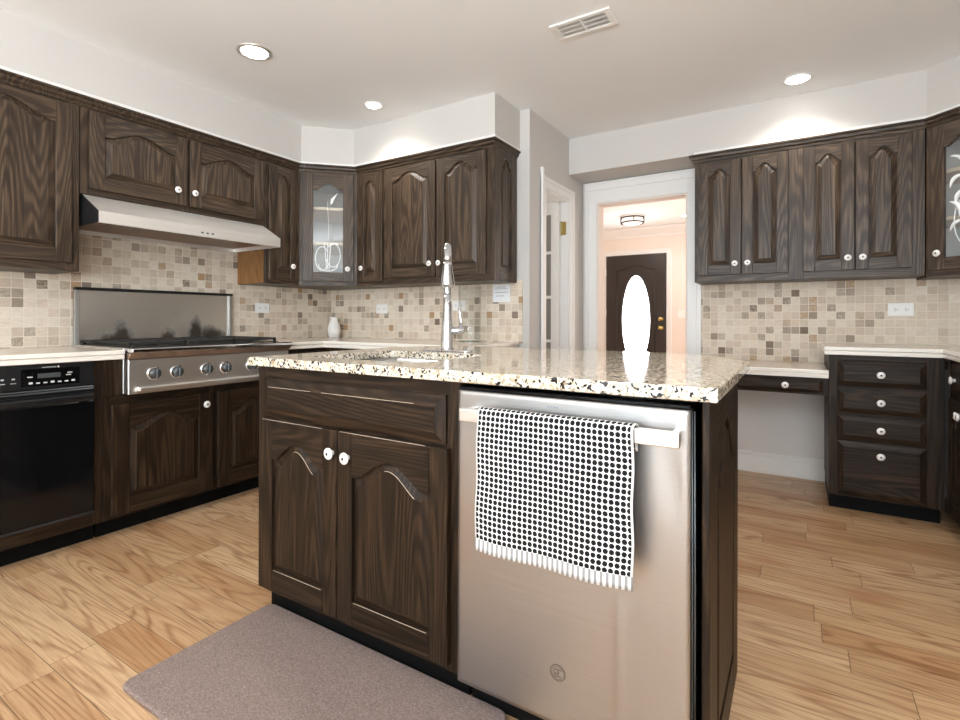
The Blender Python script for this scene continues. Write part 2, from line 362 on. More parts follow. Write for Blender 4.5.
# ------------------------------------------------------------------ mesh helpers
class MB:
    def __init__(s): s.bm = bmesh.new(); s.sm = []
    def box(s, x0, x1, y0, y1, z0, z1, mat=0, bev=0.0, seg=1):
        t = bmesh.new()
        bmesh.ops.create_cube(t, size=1)
        for v in t.verts:
            v.co = Vector((x0 + (v.co.x + .5) * (x1 - x0), y0 + (v.co.y + .5) * (y1 - y0), z0 + (v.co.z + .5) * (z1 - z0)))
        if bev: bmesh.ops.bevel(t, geom=t.edges[:], offset=bev, segments=seg, profile=0.5, affect='EDGES')
        s.add(t, mat); return s
    def add(s, t, mat=None, smooth=None, mtx=None):
        if mtx is not None: bmesh.ops.transform(t, matrix=mtx, verts=t.verts)
        mp = {}
        for v in t.verts: mp[v] = s.bm.verts.new(v.co)
        for f in t.faces:
            try: g = s.bm.faces.new([mp[v] for v in f.verts])
            except ValueError: continue
            g.material_index = f.material_index if mat is None else mat
            g.smooth = f.smooth if smooth is None else smooth
        t.free()
    def face(s, pts, mat=0, smooth=False):
        f = s.bm.faces.new([s.bm.verts.new(p) for p in pts]); f.material_index = mat; f.smooth = smooth; return f
    def prism(s, poly, z0, z1, mat=0, bev=0.0, holes=(), seg=2, vert_bev=False):
        t = bmesh.new()
        loops = []
        for P in [poly] + list(holes):
            vs = [t.verts.new((x, y, z0)) for x, y in P]
            loops.append([t.edges.new((vs[i], vs[(i + 1) % len(vs)])) for i in range(len(vs))])
        if holes:
            bmesh.ops.triangle_fill(t, use_beauty=True, use_dissolve=False, edges=[e for l in loops for e in l])
        else:
            t.faces.new([v for v in t.verts])
        fs = t.faces[:]
        r = bmesh.ops.extrude_face_region(t, geom=fs)
        bmesh.ops.translate(t, vec=(0, 0, z1 - z0), verts=[e for e in r['geom'] if isinstance(e, bmesh.types.BMVert)])
        bmesh.ops.recalc_face_normals(t, faces=t.faces[:])
        if bev:
            es = [e for e in t.edges if len(e.link_faces) == 2 and e.calc_face_angle(0) > 1.0]
            if not vert_bev: es = [e for e in es if abs(e.verts[0].co.z - e.verts[1].co.z) < 1e-6]
            bmesh.ops.bevel(t, geom=es, offset=bev, segments=seg, profile=0.5, affect='EDGES')
        s.add(t, mat); return s
    def lathe(s, prof, seg=24, mtx=None, mat=0, smooth=True):
        t = bmesh.new(); rings = []
        for r, z in prof:
            rings.append([t.verts.new((r * math.cos(2 * PI * i / seg), r * math.sin(2 * PI * i / seg), z)) for i in range(seg)])
        for a, b in zip(rings, rings[1:]):
            for i in range(seg):
                f = t.faces.new((a[i], a[(i + 1) % seg], b[(i + 1) % seg], b[i])); f.smooth = smooth
        t.faces.new(rings[0][::-1]); t.faces.new(rings[-1])
        bmesh.ops.remove_doubles(t, verts=t.verts, dist=1e-6)
        s.add(t, mat, None, mtx); return s
    def tube(s, pts, rad, seg=12, mat=0, closed=False):
        pts = [Vector(p) for p in pts]; n = len(pts)
        if not isinstance(rad, (list, tuple)): rad = [rad] * n
        t = bmesh.new(); rings = []; up = None
        for i, p in enumerate(pts):
            if closed: d = (pts[(i + 1) % n] - pts[i - 1]).normalized()
            else: d = (pts[min(i + 1, n - 1)] - pts[max(i - 1, 0)]).normalized()
            if up is None:
                up = Vector((0, 0, 1)) if abs(d.z) < .9 else Vector((0, 1, 0))
            a = d.cross(up).normalized(); up = a.cross(d).normalized()
            rings.append([t.verts.new(p + rad[i] * (math.cos(2 * PI * k / seg) * a + math.sin(2 * PI * k / seg) * up)) for k in range(seg)])
        prs = list(zip(rings, rings[1:])) + ([(rings[-1], rings[0])] if closed else [])
        for a, b in prs:
            for k in range(seg):
                f = t.faces.new((a[k], a[(k + 1) % seg], b[(k + 1) % seg], b[k])); f.smooth = True
        if not closed: t.faces.new(rings[0][::-1]); t.faces.new(rings[-1])
        s.add(t, mat); return s
    def sweep(s, path, prof, mat=0):
        """mitred moulding: path = xy points, prof = closed [(out, z)], out is to the right of travel"""
        P = [Vector(p) for p in path]; n = len(P); rows = []
        for i in range(n):
            d1 = (P[i] - P[i - 1]).normalized() if i else None
            d2 = (P[i + 1] - P[i]).normalized() if i < n - 1 else None
            nr = [Vector((d.y, -d.x)) for d in (d1, d2) if d is not None]
            m = sum(nr, Vector((0, 0))).normalized(); k = 1 / max(.2, m.dot(nr[0]))
            rows.append([s.bm.verts.new((P[i].x + m.x * o * k, P[i].y + m.y * o * k, z)) for o, z in prof])
        q = len(prof)
        for a, b in zip(rows, rows[1:]):
            for j in range(q):
                f = s.bm.faces.new((a[j], a[(j + 1) % q], b[(j + 1) % q], b[j])); f.material_index = mat
        s.bm.faces.new(rows[0]).material_index = mat; s.bm.faces.new(rows[-1][::-1]).material_index = mat
        return s
    def build(s, name, mats, parent=None, loc=(0, 0, 0), rz=0.0, recalc=True, **props):
        if recalc: bmesh.ops.recalc_face_normals(s.bm, faces=s.bm.faces[:])
        me = bpy.data.meshes.new(name); s.bm.to_mesh(me); s.bm.free()
        for m in (mats if isinstance(mats, (list, tuple)) else [mats]): me.materials.append(m)
        o = bpy.data.objects.new(name, me); COL.objects.link(o)
        o.location = loc; o.rotation_euler = (0, 0, rz)
        if parent: o.parent = parent
        for k, v in props.items(): o[k] = v
        return o

def thing(name, label, cat, loc=(0, 0, 0), rz=0.0, group=None):
    o = bpy.data.objects.new(name, None); COL.objects.link(o)
    o.empty_display_size = 0.05
    o.location = loc; o.rotation_euler = (0, 0, rz); o['label'] = label; o['category'] = cat
    if group: o['group'] = group
    return o
def tag(o, label, cat, group=None):
    o['label'] = label; o['category'] = cat
    if group: o['group'] = group
    return o
def struct(name, mb, mats, label=None, **kw):
    o = mb.build(name, mats, **kw); o['kind'] = 'structure'
    if label: o['label'] = label
    return o
def at(x, y, z): return Matrix.Translation((x, y, z))
FRONT = Matrix.Rotation(PI / 2, 4, 'X')      # local +z of a lathe -> -y (towards the viewer of a cabinet)

# ------------------------------------------------------------------ setting
XL, XR, YB, YD, ZC = -3.37, 1.22, 3.02, 4.01, 2.433
YREAR = -3.0
ZS = 2.16      # underside of the soffits

mb = MB(); mb.box(-4.4, 1.4, -3.2, 8.1, -0.08, 0.0)
struct('floor', mb, FLOOR, 'light oak plank floor running across the whole kitchen')
mb = MB(); mb.box(-4.4, 1.4, -3.2, 8.1, ZC, ZC + 0.1)
struct('ceiling', mb, CEIL, 'flat white ceiling over the kitchen')
mb = MB(); mb.box(XL - .1, XL, YREAR - .1, YB + .1, 0, ZC); struct('wall_left', mb, WALL, 'wall behind the range and wall oven')
mb = MB(); mb.box(XL, -1.5, YB, YB + .1, 0, ZC); struct('wall_back', mb, WALL, 'wall behind the corner counter, white end beside the narrow side door')
# wall with the narrow side door (faces right)
DY0, DY1, DZ = 3.265, 3.70, 1.965
mb = MB(); mb.box(-1.6, -1.5, YB + .1, DY0, 0, ZC); mb.box(-1.6, -1.5, DY1, YD, 0, ZC); mb.box(-1.6, -1.5, DY0, DY1, DZ, ZC)
struct('wall_side', mb, WALL, 'short white wall holding the narrow side door')
# wall with the foyer opening and right-hand cabinets
OX0, OX1, OZ = -1.383, -0.697, 1.985
mb = MB(); mb.box(-3.47, OX0, YD, YD + .12, 0, ZC); mb.box(OX1, XR + .1, YD, YD + .12, 0, ZC); mb.box(OX0, OX1, YD, YD + .12, OZ, ZC)
struct('wall_far', mb, [KNEE], 'wall with the foyer opening and the desk')
# right wall with an added, unseen window behind the camera
mb = MB(); mb.box(XR, XR + .1, -0.6, YD, 0, ZC); mb.box(XR, XR + .1, YREAR, -2.2, 0, ZC)
mb.box(XR, XR + .1, -2.2, -0.6, 0, 0.65); mb.box(XR, XR + .1, -2.2, -0.6, 2.05, ZC)
struct('wall_right', mb, WALL, 'right wall of the kitchen')
# rear wall with patio window
mb = MB(); mb.box(XL, -1.9, YREAR - .1, YREAR, 0, ZC); mb.box(1.2, XR + .1, YREAR - .1, YREAR, 0, ZC)
mb.box(-1.9, 1.2, YREAR - .1, YREAR, 2.3, ZC); mb.box(-1.9, 1.2, YREAR - .1, YREAR, 0, 0.2)
struct('wall_rear', mb, WALL, 'rear wall with the patio window')
def window(name, loc, rz, W, H, n, label):
    mb = MB()
    for x in [0] + [W * i / n - .02 for i in range(1, n)] + [W - .05]: mb.box(x, x + .05, -.02, .04, 0, H)
    mb.box(.05, W - .05, -.02, .04, 0, .05); mb.box(.05, W - .05, -.02, .04, H - .05, H)
    o = struct(name, mb, TRIM, label, loc=loc, rz=rz)
    g = MB(); g.box(.05, W - .05, .008, .012, .05, H - .05); g.build('window_pane', WINGLASS, o)
window('window_1', (1.2, YREAR - .05, 0.2), PI, 3.1, 2.1, 3, 'white framed patio window in the rear wall')
window('added_window_2', (XR + .05, -0.6, 0.65), -PI / 2, 1.6, 1.4, 2, 'added white framed window in the right wall, out of view')  # window added out of view as a source of light for the room

# soffits
mb = MB()
mb.prism([(XL, YREAR), (-3.025, YREAR), (-3.025, 2.43), (-2.765, 2.69), (-1.572, 2.69), (-1.572, YB), (XL, YB)], ZS, ZC)
struct('wall_soffit_left', mb, WALL, 'white boxed soffit above the left and corner cabinets')
mb = MB()
mb.prism([(-1.5, 3.695), (0.60, 3.695), (0.89, 3.405), (0.89, YREAR), (XR, YREAR), (XR, YD), (-1.5, YD)], ZS, ZC)
struct('wall_soffit_right', mb, WALL, 'white boxed soffit beam above the opening and right cabinets')

# crown mouldings and white bead under the soffits
crown = [(-.02, 2.112), (0.006, 2.112), (0.010, 2.124), (0.020, 2.132), (0.024, 2.146), (0.034, 2.150), (0.034, 2.1595), (-.02, 2.1595)]
bead = [(0.0, 2.161), (0.008, 2.161), (0.008, 2.172), (0.0, 2.178)]
pathL = [(-3.05, YREAR + .2), (-3.05, 2.425), (-2.76, 2.715), (-1.60, 2.715), (-1.60, YB)]
mb = MB(); mb.sweep(pathL, crown); struct('trim_1', mb, [UH], 'dark wood crown strip over the left and corner cabinets')
mb = MB(); mb.sweep([(-3.025, YREAR + .2), (-3.025, 2.43), (-2.765, 2.69), (-1.572, 2.69), (-1.572, YB)], bead); struct('trim_2', mb, TRIM, 'thin white bead under the left soffit')
pathR = [(-0.60, YD), (-0.60, 3.72), (0.60, 3.72), (0.90, 3.42)]
mb = MB(); mb.sweep(pathR, crown); struct('trim_3', mb, [UH], 'dark wood crown strip over the right cabinets')
mb = MB(); mb.sweep([(-0.6, 3.695), (0.60, 3.695), (0.89, 3.405), (0.89, 3.0)], bead); struct('trim_4', mb, TRIM, 'thin white bead under the right soffit')

# backsplash tile
TH = 0.008
mb = MB(); mb.box(XL, XL + TH, 0.3, YB - TH, 0.89, 1.69); struct('wall_left_backsplash', mb, TILE, 'small square stone tile backsplash behind the range')
mb = MB(); mb.box(XL, -1.548, YB - TH, YB, 0.89, 1.305); struct('wall_back_backsplash', mb, TILE, 'small square stone tile backsplash around the corner counter')
mb = MB(); mb.box(-0.652, XR, YD - TH, YD, 0.752, 1.31); struct('wall_far_backsplash', mb, TILE, 'small square stone tile backsplash above the desk')

# door casings
def casing(name, loc, rz, W, H, cw, ch, t, label):
    """opening W x H seen from its front, casing width cw, head height ch"""
    mb = MB()
    for x0, x1, s in ((-cw, 0, 1), (W, W + cw, -1)):
        mb.box(x0, x1, -t * .6, 0, 0, H + ch, 0, .002)
        a, b = (x0 - .0, x0 + cw * .35) if s == 1 else (x1 - cw * .35, x1)
        mb.box(a, b, -t, -t * .6, 0, H + ch * .62 - .0005, 0, .003)
    mb.box(0, W, -t * .6, 0, H, H + ch, 0, .002)
    mb.box(-cw, W + cw, -t, -t * .6, H + ch * .62, H + ch, 0, .003)
    mb.box(-cw, W + cw, -t * 1.3, -t, H + ch * .9, H + ch, 0, .003)
    return struct(name, mb, TRIM, label, loc=loc, rz=rz)
casing('trim_5', (OX0, YD, 0), 0, OX1 - OX0, OZ, 0.098, 0.165, .022, 'white casing around the foyer opening')
mb = MB(); mb.box(OX0, OX0 + .012, YD, YD + .12, 0, OZ); mb.box(OX1 - .012, OX1, YD, YD + .12, 0, OZ); mb.box(OX0 + .012, OX1 - .012, YD, YD + .12, OZ - .012, OZ)
struct('trim_6', mb, FOYER, 'warm white jamb of the foyer opening')
casing('trim_7', (-1.5, DY0, 0), PI / 2, DY1 - DY0, DZ, 0.085, 0.075, .016, 'white casing around the narrow side door')
mb = MB(); mb.box(-1.6, -1.5, DY0, DY0 + .012, 0, DZ); mb.box(-1.6, -1.5, DY1 - .012, DY1, 0, DZ); mb.box(-1.6, -1.5, DY0 + .012, DY1 - .012, DZ - .012, DZ)
struct('trim_8', mb, TRIM, 'white jamb of the narrow side door')

mb = MB(); mb.box(-1.4995, -1.478, DY0 - .085, DY0 - .058, 0, 2.09, 0, .002); struct('trim_11', mb, TRIM, 'taller white edge strip left of the narrow side door')
# baseboard under the desk
def baseboard(name, x0, x1, y, h=.14, label=None):
    mb = MB(); mb.box(x0, x1, y - .016, y, 0, h - .03, 0, .002); mb.box(x0, x1, y - .010, y, h - .03, h, 0, .003)
    mb.box(x0, x1, y - .024, y - .016, 0, .018, 0, .003)
    struct(name, mb, TRIM, label)
baseboard('baseboard_far', -0.597, 0.15, YD, .14, 'white baseboard below the desk')

# foyer shell and side room shell
mb = MB(); mb.box(-3.3, 0.4, 7.87, 7.97, 0, ZC); mb.box(-3.4, -3.3, YD + .12, 7.97, 0, ZC); mb.box(0.3, 0.4, YD + .12, 7.87, 0, ZC)
struct('wall_foyer', mb, FOYER, 'warm cream walls of the foyer beyond the opening')
mb = MB(); mb.box(-3.35, -3.25, YB + .1, YD, 0, ZC); struct('wall_side_room', mb, WALL, 'white wall of the little room behind the side door')
mb = MB(); mb.sweep([(-3.3, 7.87), (0.3, 7.87)], [(0, 2.29), (.012, 2.29), (.02, 2.32), (.06, 2.36), (.09, 2.40), (.09, 2.432), (0, 2.432)])
struct('trim_9', mb, TRIM, 'crown moulding high on the foyer wall')
# front door with oval light
fd = thing('door_1', 'dark panelled front door with tall oval window in the foyer', 'door', (-2.555, 7.87, 0)); fd['kind'] = 'structure'
DW_, DH_ = 0.895, 2.03
cx, cz, ea, eb = 0.460, 1.035, 0.208, 0.68
NE = 48
ov = [(cx + ea * math.cos(2 * PI * i / NE), cz + eb * math.sin(2 * PI * i / NE)) for i in range(NE)]
mb = MB(); mb.prism([(0, 0.01), (DW_, 0.01), (DW_, DH_), (0, DH_)], 0, .035, holes=[ov])
bmesh.ops.transform(mb.bm, matrix=FRONT, verts=mb.bm.verts)
mb.build('door_slab', DOORB, fd)
mb = MB()
ring = [(cx + (ea + .012) * math.cos(2 * PI * i / NE), -.036, cz + (eb + .014) * math.sin(2 * PI * i / NE)) for i in range(NE)]
mb.tube(ring, .014, 8, closed=True)
pl = [(.16, -.036, .12), (.16, -.036, 1.80)] + [(.16 + (DW_ - .32) * t, -.036, 1.80 + .07 * math.sin(PI * t) ** 2) for t in [i / 16 for i in range(1, 16)]] + [(DW_ - .16, -.036, 1.80), (DW_ - .16, -.036, .12)]
mb.tube(pl, .012, 6, closed=True)
mb.build('door_moulding', DOORB, fd)
mb = MB(); mb.prism([(cx + (x - cx) * .998, cz + (z - cz) * .998) for x, z in ov], .012, .02); bmesh.ops.transform(mb.bm, matrix=FRONT, verts=mb.bm.verts)
mb.build('oval_pane', DAYGLASS, fd, label='bright frosted oval pane')
for z, r in ((1.057, .033), (0.925, .036)):
    mb = MB(); mb.lathe([(r, 0), (r, .008), (r * .55, .012), (r * .45, .03), (r * .9, .04), (r * .8, .06), (0, .064)], 16, at(.83, -.035, z) @ FRONT)
    mb.build('deadbolt' if z > 1 else 'door_knob', BRASS, fd, label='brass lock fitting')
mb = MB()
for z in (.25, 1.15, 1.78): mb.box(-.012, .004, -.045, -.036, z - .05, z + .05)
mb.build('hinge', PLASTIC, fd)
casing('trim_10', (-2.56, 7.87, 0), 0, .905, 2.035, .075, .07, .02, 'pale casing around the front door')
# narrow paned door standing open into the side room
pdr = thing('door_2', 'white glazed side door standing open with a brass hinge', 'door', (-1.563, 3.686, 0), PI); pdr['kind'] = 'structure'
mb = MB(); W = .41
mb.box(0, .066, -.0, .035, .01, 1.95, 0, .002); mb.box(W - .105, W, 0, .035, .01, 1.95, 0, .002)
mb.box(.066, W - .105, 0, .035, .01, .22, 0, .002); mb.box(.066, W - .105, 0, .035, 1.86, 1.95, 0, .002)
for z in (.56, .87, 1.21, 1.555): mb.box(.066, W - .105, .004, .031, z, z + .022)
mb.build('door_frame', TRIM, pdr)
mb = MB(); mb.box(.06, W - .1, .015, .020, .2, 1.88); mb.build('door_glass', PANEG, pdr)
mb = MB(); mb.box(-.045, .0, -.003, .003, 1.70, 1.80); mb.box(-.0, .0375, -.003, -.0002, 1.70, 1.80)
mb.lathe([(.007, 1.695), (.007, 1.805)], 10, at(-.004, -.006, 0)); mb.build('hinge', BRASS, pdr, label='brass butt hinge')

# ------------------------------------------------------------------ cabinet parts
def arch(t):
    t = abs(t)
    return 0.0 if t > .88 else (.5 + .5 * math.cos(PI * t / .88)) ** .72

def door_mesh(W, H, sw=.062, rb=.062, rt=.10, rise=.05, bev=.03, t=.021, glass=False):
    mb = MB(); x0, x1 = sw, W - sw; cx = W / 2; n = 28
    bw = .0022
    mb.box(0, sw, -t, 0, 0, H, 0, bw); mb.box(x1, W, -t, 0, 0, H, 0, bw)
    mb.box(x0, x1, -t, 0, 0, rb, 1, bw * .6)
    zs = H - rt
    def loop(d, y):
        a, b = x0 + d, x1 - d; hw = (b - a) / 2
        xs = [a + (b - a) * i / n for i in range(n + 1)]
        return ([Vector((x, y, rb + d)) for x in xs], [Vector((x, y, zs - d * .9 + rise * arch((x - cx) / hw))) for x in xs])
    # top rail with arched lower edge
    bt, tp = loop(0, -t)
    for i in range(n):
        a, b = tp[i], tp[i + 1]
        mb.face([a, b, (b.x, -t, H - bw), (a.x, -t, H - bw)], 1)
        mb.face([a, b, (b.x, -.003, b.z), (a.x, -.003, a.z)], 1)
        mb.face([(a.x, -t, H - bw), (b.x, -t, H - bw), (b.x, -t + bw, H), (a.x, -t + bw, H)], 1)
        mb.face([(a.x, -t + bw, H), (b.x, -t + bw, H), (b.x, 0, H), (a.x, 0, H)], 1)
        mb.face([(a.x, 0, a.z), (b.x, 0, b.z), (b.x, 0, H), (a.x, 0, H)], 1)
    if not glass:
        b0, t0 = loop(0, -t + .0115); b1, t1 = loop(.004, -t + .0115); b2, t2 = loop(bev, -t + .0012); b3, t3 = loop(bev + .0015, -t - .0005)
        for (ba, ta), (bb, tb) in (((b0, t0), (b1, t1)), ((b1, t1), (b2, t2)), ((b2, t2), (b3, t3))):
            for i in range(n):
                mb.face([ba[i], ba[i + 1], bb[i + 1], bb[i]], 1); mb.face([ta[i], ta[i + 1], tb[i + 1], tb[i]], 0)
            mb.face([ba[0], ta[0], tb[0], bb[0]], 0); mb.face([ba[n], ta[n], tb[n], bb[n]], 0)
        for i in range(n): mb.face([b3[i], b3[i + 1], t3[i + 1], t3[i]], 0)
        mb.box(x0, x1, -.006, 0, rb, zs, 0)
    return mb

def drawer_mesh(W, H, bev=.026, t=.018):
    mb = MB()
    def rect(d, y): return [Vector((d, y, d)), Vector((W - d, y, d)), Vector((W - d, y, H - d)), Vector((d, y, H - d))]
    r = [rect(0, 0), rect(0, -t * .45), rect(.002, -t * .5), rect(bev, -t * .93), rect(bev + .001, -t)]
    for a, b in zip(r, r[1:]):
        for i in range(4): mb.face([a[i], a[(i + 1) % 4], b[(i + 1) % 4], b[i]], 0 if i in (1, 3) else 1)
    mb.face(r[-1], 1); mb.face(r[0][::-1], 1)
    return mb

def knob(parent, x, z, y=-.0205, s=1.0):
    mb = MB()
    mb.lathe([(.009 * s, 0), (.0075 * s, .004), (.007 * s, .009), (.014 * s, .012), (.0185 * s, .016), (.0185 * s, .019), (.014 * s, .0225), (.005 * s, .0235)], 20, at(x, y, z) @ FRONT, 0)
    mb.lathe([(.0052 * s, .0230), (.0048 * s, .0245), (.001, .0248)], 12, at(x, y, z) @ FRONT, 1)
    return mb.build('knob', [CERAM, DARKDOT], parent, label='white ceramic knob')

def add_door(root, x0, x1, z0, z1, kn=None, z_base=0, mats=None, **kw):
    d = door_mesh(x1 - x0, z1 - z0, **kw).build('door', mats or WW, root, (x0, 0, z0 - z_base))
    if kn: knob(d, kn[0] - x0, kn[1] - z0, y=-.0205)
    return d
def add_drawer(root, x0, x1, z0, z1, kn=True, z_base=0, bev=.026, name='drawer'):
    d = drawer_mesh(x1 - x0, z1 - z0, bev).build(name, WW, root, (x0, 0, z0 - z_base))
    if kn: knob(d, (x1 - x0) / 2, (z1 - z0) / 2 if kn is True else kn - z0, y=-.0178)
    return d

def carcass(root, W, D, H, stiles, rails, toe=0.0, body_mat=None, mats=None):
    """solid body behind a face frame; stiles/rails are (x0,x1) and (x0,x1,z0,z1) lists on the front"""
    mb = MB(); mb.box(0, W, .019, D, toe, H, 0, .001)
    mb.build('body', body_mat or WV, root)
    mb = MB()
    for x0, x1 in stiles: mb.box(x0, x1, 0, .019, toe, H, 0, .0012)
    for x0, x1, z0, z1 in rails: mb.box(x0, x1, .0004, .019, z0, z1, 1, .0006)
    mb.build('face_frame', mats or WW, root)
    if toe:
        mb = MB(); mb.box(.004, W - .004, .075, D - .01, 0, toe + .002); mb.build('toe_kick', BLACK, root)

# ------------------------------------------------------------------ upper cabinets
UD = 0.312
def upper(label, loc, rz, W, z0, z1, stiles, doors, group=None, D=UD, cat='kitchen cabinet', body_mat=None):
    r = thing('upper_cabinet', label, cat, (loc[0], loc[1], z0), rz, group)
    H = z1 - z0
    rails = []
    for (a, b), (c, d) in zip(stiles, stiles[1:]): rails += [(b, c, 0, .045), (b, c, H - .03, H)]
    carcass(r, W, D, H, stiles, rails, 0, body_mat or UV, UW)
    for d in doors: add_door(r, d[0], d[1], d[2], d[3], d[4], z_base=z0, mats=UW, **(d[5] if len(d) > 5 else {}))
    return r
ZT = 2.118
LX = -3.05
y0 = 0.50
upper('tall dark oak upper cabinet with wide arched door left of the range hood', (LX, y0), PI / 2, 1.108 - y0, 1.283, ZT, [(0, .06), (.55, 1.108 - y0)],
      [(.055, 1.072 - y0, 1.322, 2.098, None, dict(sw=.064, rise=.062, rb=.066))])
y0 = 1.112
upper('short dark oak cabinet with two arched doors right above the range hood', (LX, y0), PI / 2, 2.158 - y0, 1.676, ZT, [(0, .045), (.505, .55), (2.125 - y0, 2.158 - y0)],
      [(1.147 - y0, 1.631 - y0, 1.706, 2.098, (1.570 - y0, 1.786), dict(sw=.066, rise=.055, rb=.066, rt=.115)),
       (1.646 - y0, 2.130 - y0, 1.706, 2.098, (1.668 - y0, 1.786), dict(sw=.066, rise=.055, rb=.066, rt=.115))])
y0 = 2.160
r = upper('narrow dark oak upper cabinet between the range hood and the left glass door', (LX, y0), PI / 2, 2.420 - y0, 1.290, ZT, [(0, .02), (2.405 - y0, 2.420 - y0)],
      [(2.175 - y0, 2.414 - y0, 1.318, 2.098, (2.356 - y0, 1.416), dict(sw=.067, rise=.045, rb=.066))])
mb = MB(); mb.box(-.004, -.0002, .0195, UD - .004, 0.001, .385); mb.build('side_panel', RAWV, r, label='bare orange-brown side panel')
BY = 2.715
upper('narrow dark oak upper cabinet right of the left corner glass door', (-2.755, BY), 0, .268, 1.290, ZT, [(0, .02), (.25, .268)],
      [(.018, .258, 1.318, 2.098, (.069, 1.415), dict(sw=.067, rise=.045, rb=.066))], D=YB - BY - .009)
x0 = -2.485
r = upper('wide dark oak upper cabinet with two arched doors behind the faucet', (x0, BY), 0, -1.600 - x0, 1.290, ZT, [(0, .025), (.44, .48), (.84, -1.600 - x0)],
      [(-2.470 - x0, -2.031 - x0, 1.330, 2.098, (-2.067 - x0, 1.416), dict(sw=.066, rise=.06, rb=.066)),
       (-2.018 - x0, -1.640 - x0, 1.330, 2.098, (-1.992 - x0, 1.415), dict(sw=.066, rise=.06, rb=.066))], D=YB - BY - .009)
d = door_mesh(YB - BY - .012, ZT - 1.290, sw=.075, rb=.075, rt=.11, rise=.06, t=.012).build('end_panel', UW, r, (-1.600 - x0, .001, 0)); d.rotation_euler = (0, 0, PI / 2)

# right-hand four-door run
x0, RY = -0.600, 3.720
upper('four-door dark oak upper cabinet hung above the desk', (x0, RY), 0, 1.196, 1.300, ZT, [(0, .03), (.545, .625), (1.135, 1.196)],
      [(-.575 - x0, -.317 - x0, 1.345, 2.098, (-.352 - x0, 1.415)), (-.312 - x0, -.055 - x0, 1.345, 2.098, (-.279 - x0, 1.415)),
       (.022 - x0, .277 - x0, 1.345, 2.098, (.245 - x0, 1.415)), (.282 - x0, .538 - x0, 1.345, 2.098, (.315 - x0, 1.415))], D=YD - RY - .009)

# corner cabinets with etched glass doors
def swirl(pts, r=.0024):
    mb = MB(); mb.tube(pts, r, 6); return mb
def glass_corner(label, loc, rz, W, z0, z1, poly, knob_x, design):
    r = thing('corner_cabinet', label, 'kitchen cabinet', (loc[0], loc[1], z0), rz)
    H = z1 - z0
    # poly: local xy outline of the cabinet box behind the face frame, front edge first
    mb = MB(); mb.prism(poly, 0, .02); mb.build('bottom_panel', UV, r)
    mb = MB(); mb.prism(poly, H - .02, H); mb.build('top_panel', UV, r)
    mb = MB()
    n = len(poly)
    for i in range(1, n):
        (ax, ay), (bx, by) = poly[i], poly[(i + 1) % n]
        mb.face([(ax, ay, .02), (bx, by, .02), (bx, by, H - .02), (ax, ay, H - .02)])
    for i in range(1, n):
        A, B = Vector(poly[i]), Vector(poly[(i + 1) % n]); dd_ = (B - A).normalized(); nr = Vector((dd_.y, -dd_.x)) * .003
        w_ = MB(); w_.prism([A + nr * .1, B + nr * .1, B + nr, A + nr], 0, H); w_.build('side_panel', UV, r)
    ctr = Vector((sum(p[0] for p in poly) / n, sum(p[1] for p in poly) / n, H / 2))
    for f in mb.bm.faces:
        f.normal_update()
        if f.normal.dot(ctr - f.calc_center_median()) < 0: f.normal_flip()
    mb.build('lining', PALE, r, recalc=False)
    for z in (.30, .555):
        s = MB(); s.prism([(ctr.x + (p[0] - ctr.x) * .96, ctr.y + (p[1] - ctr.y) * .96 + .004) for p in poly], z, z + .02)
        s.build('shelf', SHELF, r)
    mb = MB(); mb.box(0, .035, 0, .019, 0, H, 0, .001); mb.box(W - .035, W, 0, .019, 0, H, 0, .001)
    mb.box(.035, W - .035, .0005, .019, 0, .035, 1); mb.box(.035, W - .035, .0005, .019, H - .03, H, 1)
    mb.build('face_frame', UW, r)
    dw, dh = W - .052, H - .052
    d = door_mesh(dw, dh, sw=.075, rb=.066, rt=.12, rise=.05, glass=True).build('door', UW, r, (.026, 0, .03))
    mb = MB(); mb.box(.070, dw - .070, -.010, -.006, .06, dh - .065); mb.build('glass_pane', GLASS, d)
    knob(d, knob_x, .09)
    mb = MB(); design(mb, dw, dh); mb.build('etched_scroll', ETCH, d, label='white etched scroll design')
    return r
def scroll_left(mb, w, h):
    y = -.0115; c = w / 2
    def cv(f, a, b, n=28): return [(c + f(a + (b - a) * i / n)[0], y, f(a + (b - a) * i / n)[1]) for i in range(n + 1)]
    mb.tube(cv(lambda t: (-.042 + .046 * math.cos(t), .165 + .085 * math.sin(t)), .6, 5.6), .0036, 6)
    mb.tube(cv(lambda t: (.036 + .050 * math.cos(t), .190 + .085 * math.sin(t)), -2.8, 2.4), .0036, 6)
    mb.tube(cv(lambda t: (.0 + .066 * math.cos(t), .115 + .04 * math.sin(t)), 2.9, 6.6), .0036, 6)
    for k in (-.5, -.1, .35): mb.tube([(c + k * .02 + .03 * k * s, y, .085 + .19 * s) for s in [i / 12 for i in range(13)]], .003, 6)
    mb.tube([(c + .02 + .05 * s, y, .262 + .014 * math.sin(s * 3)) for s in [i / 12 for i in range(13)]], .005, 6)
    mb.tube([(c + .004 * math.sin(s * 5), y, .30 + .28 * s) for s in [i / 16 for i in range(17)]], .0016, 6)
    for k in range(4): mb.tube([(c + .012 + (.03 + .008 * k) * s, y, .56 + .012 * k + .05 * s * s) for s in [i / 8 for i in range(9)]], [.001 + .004 * math.sin(PI * i / 8) for i in range(9)], 6)
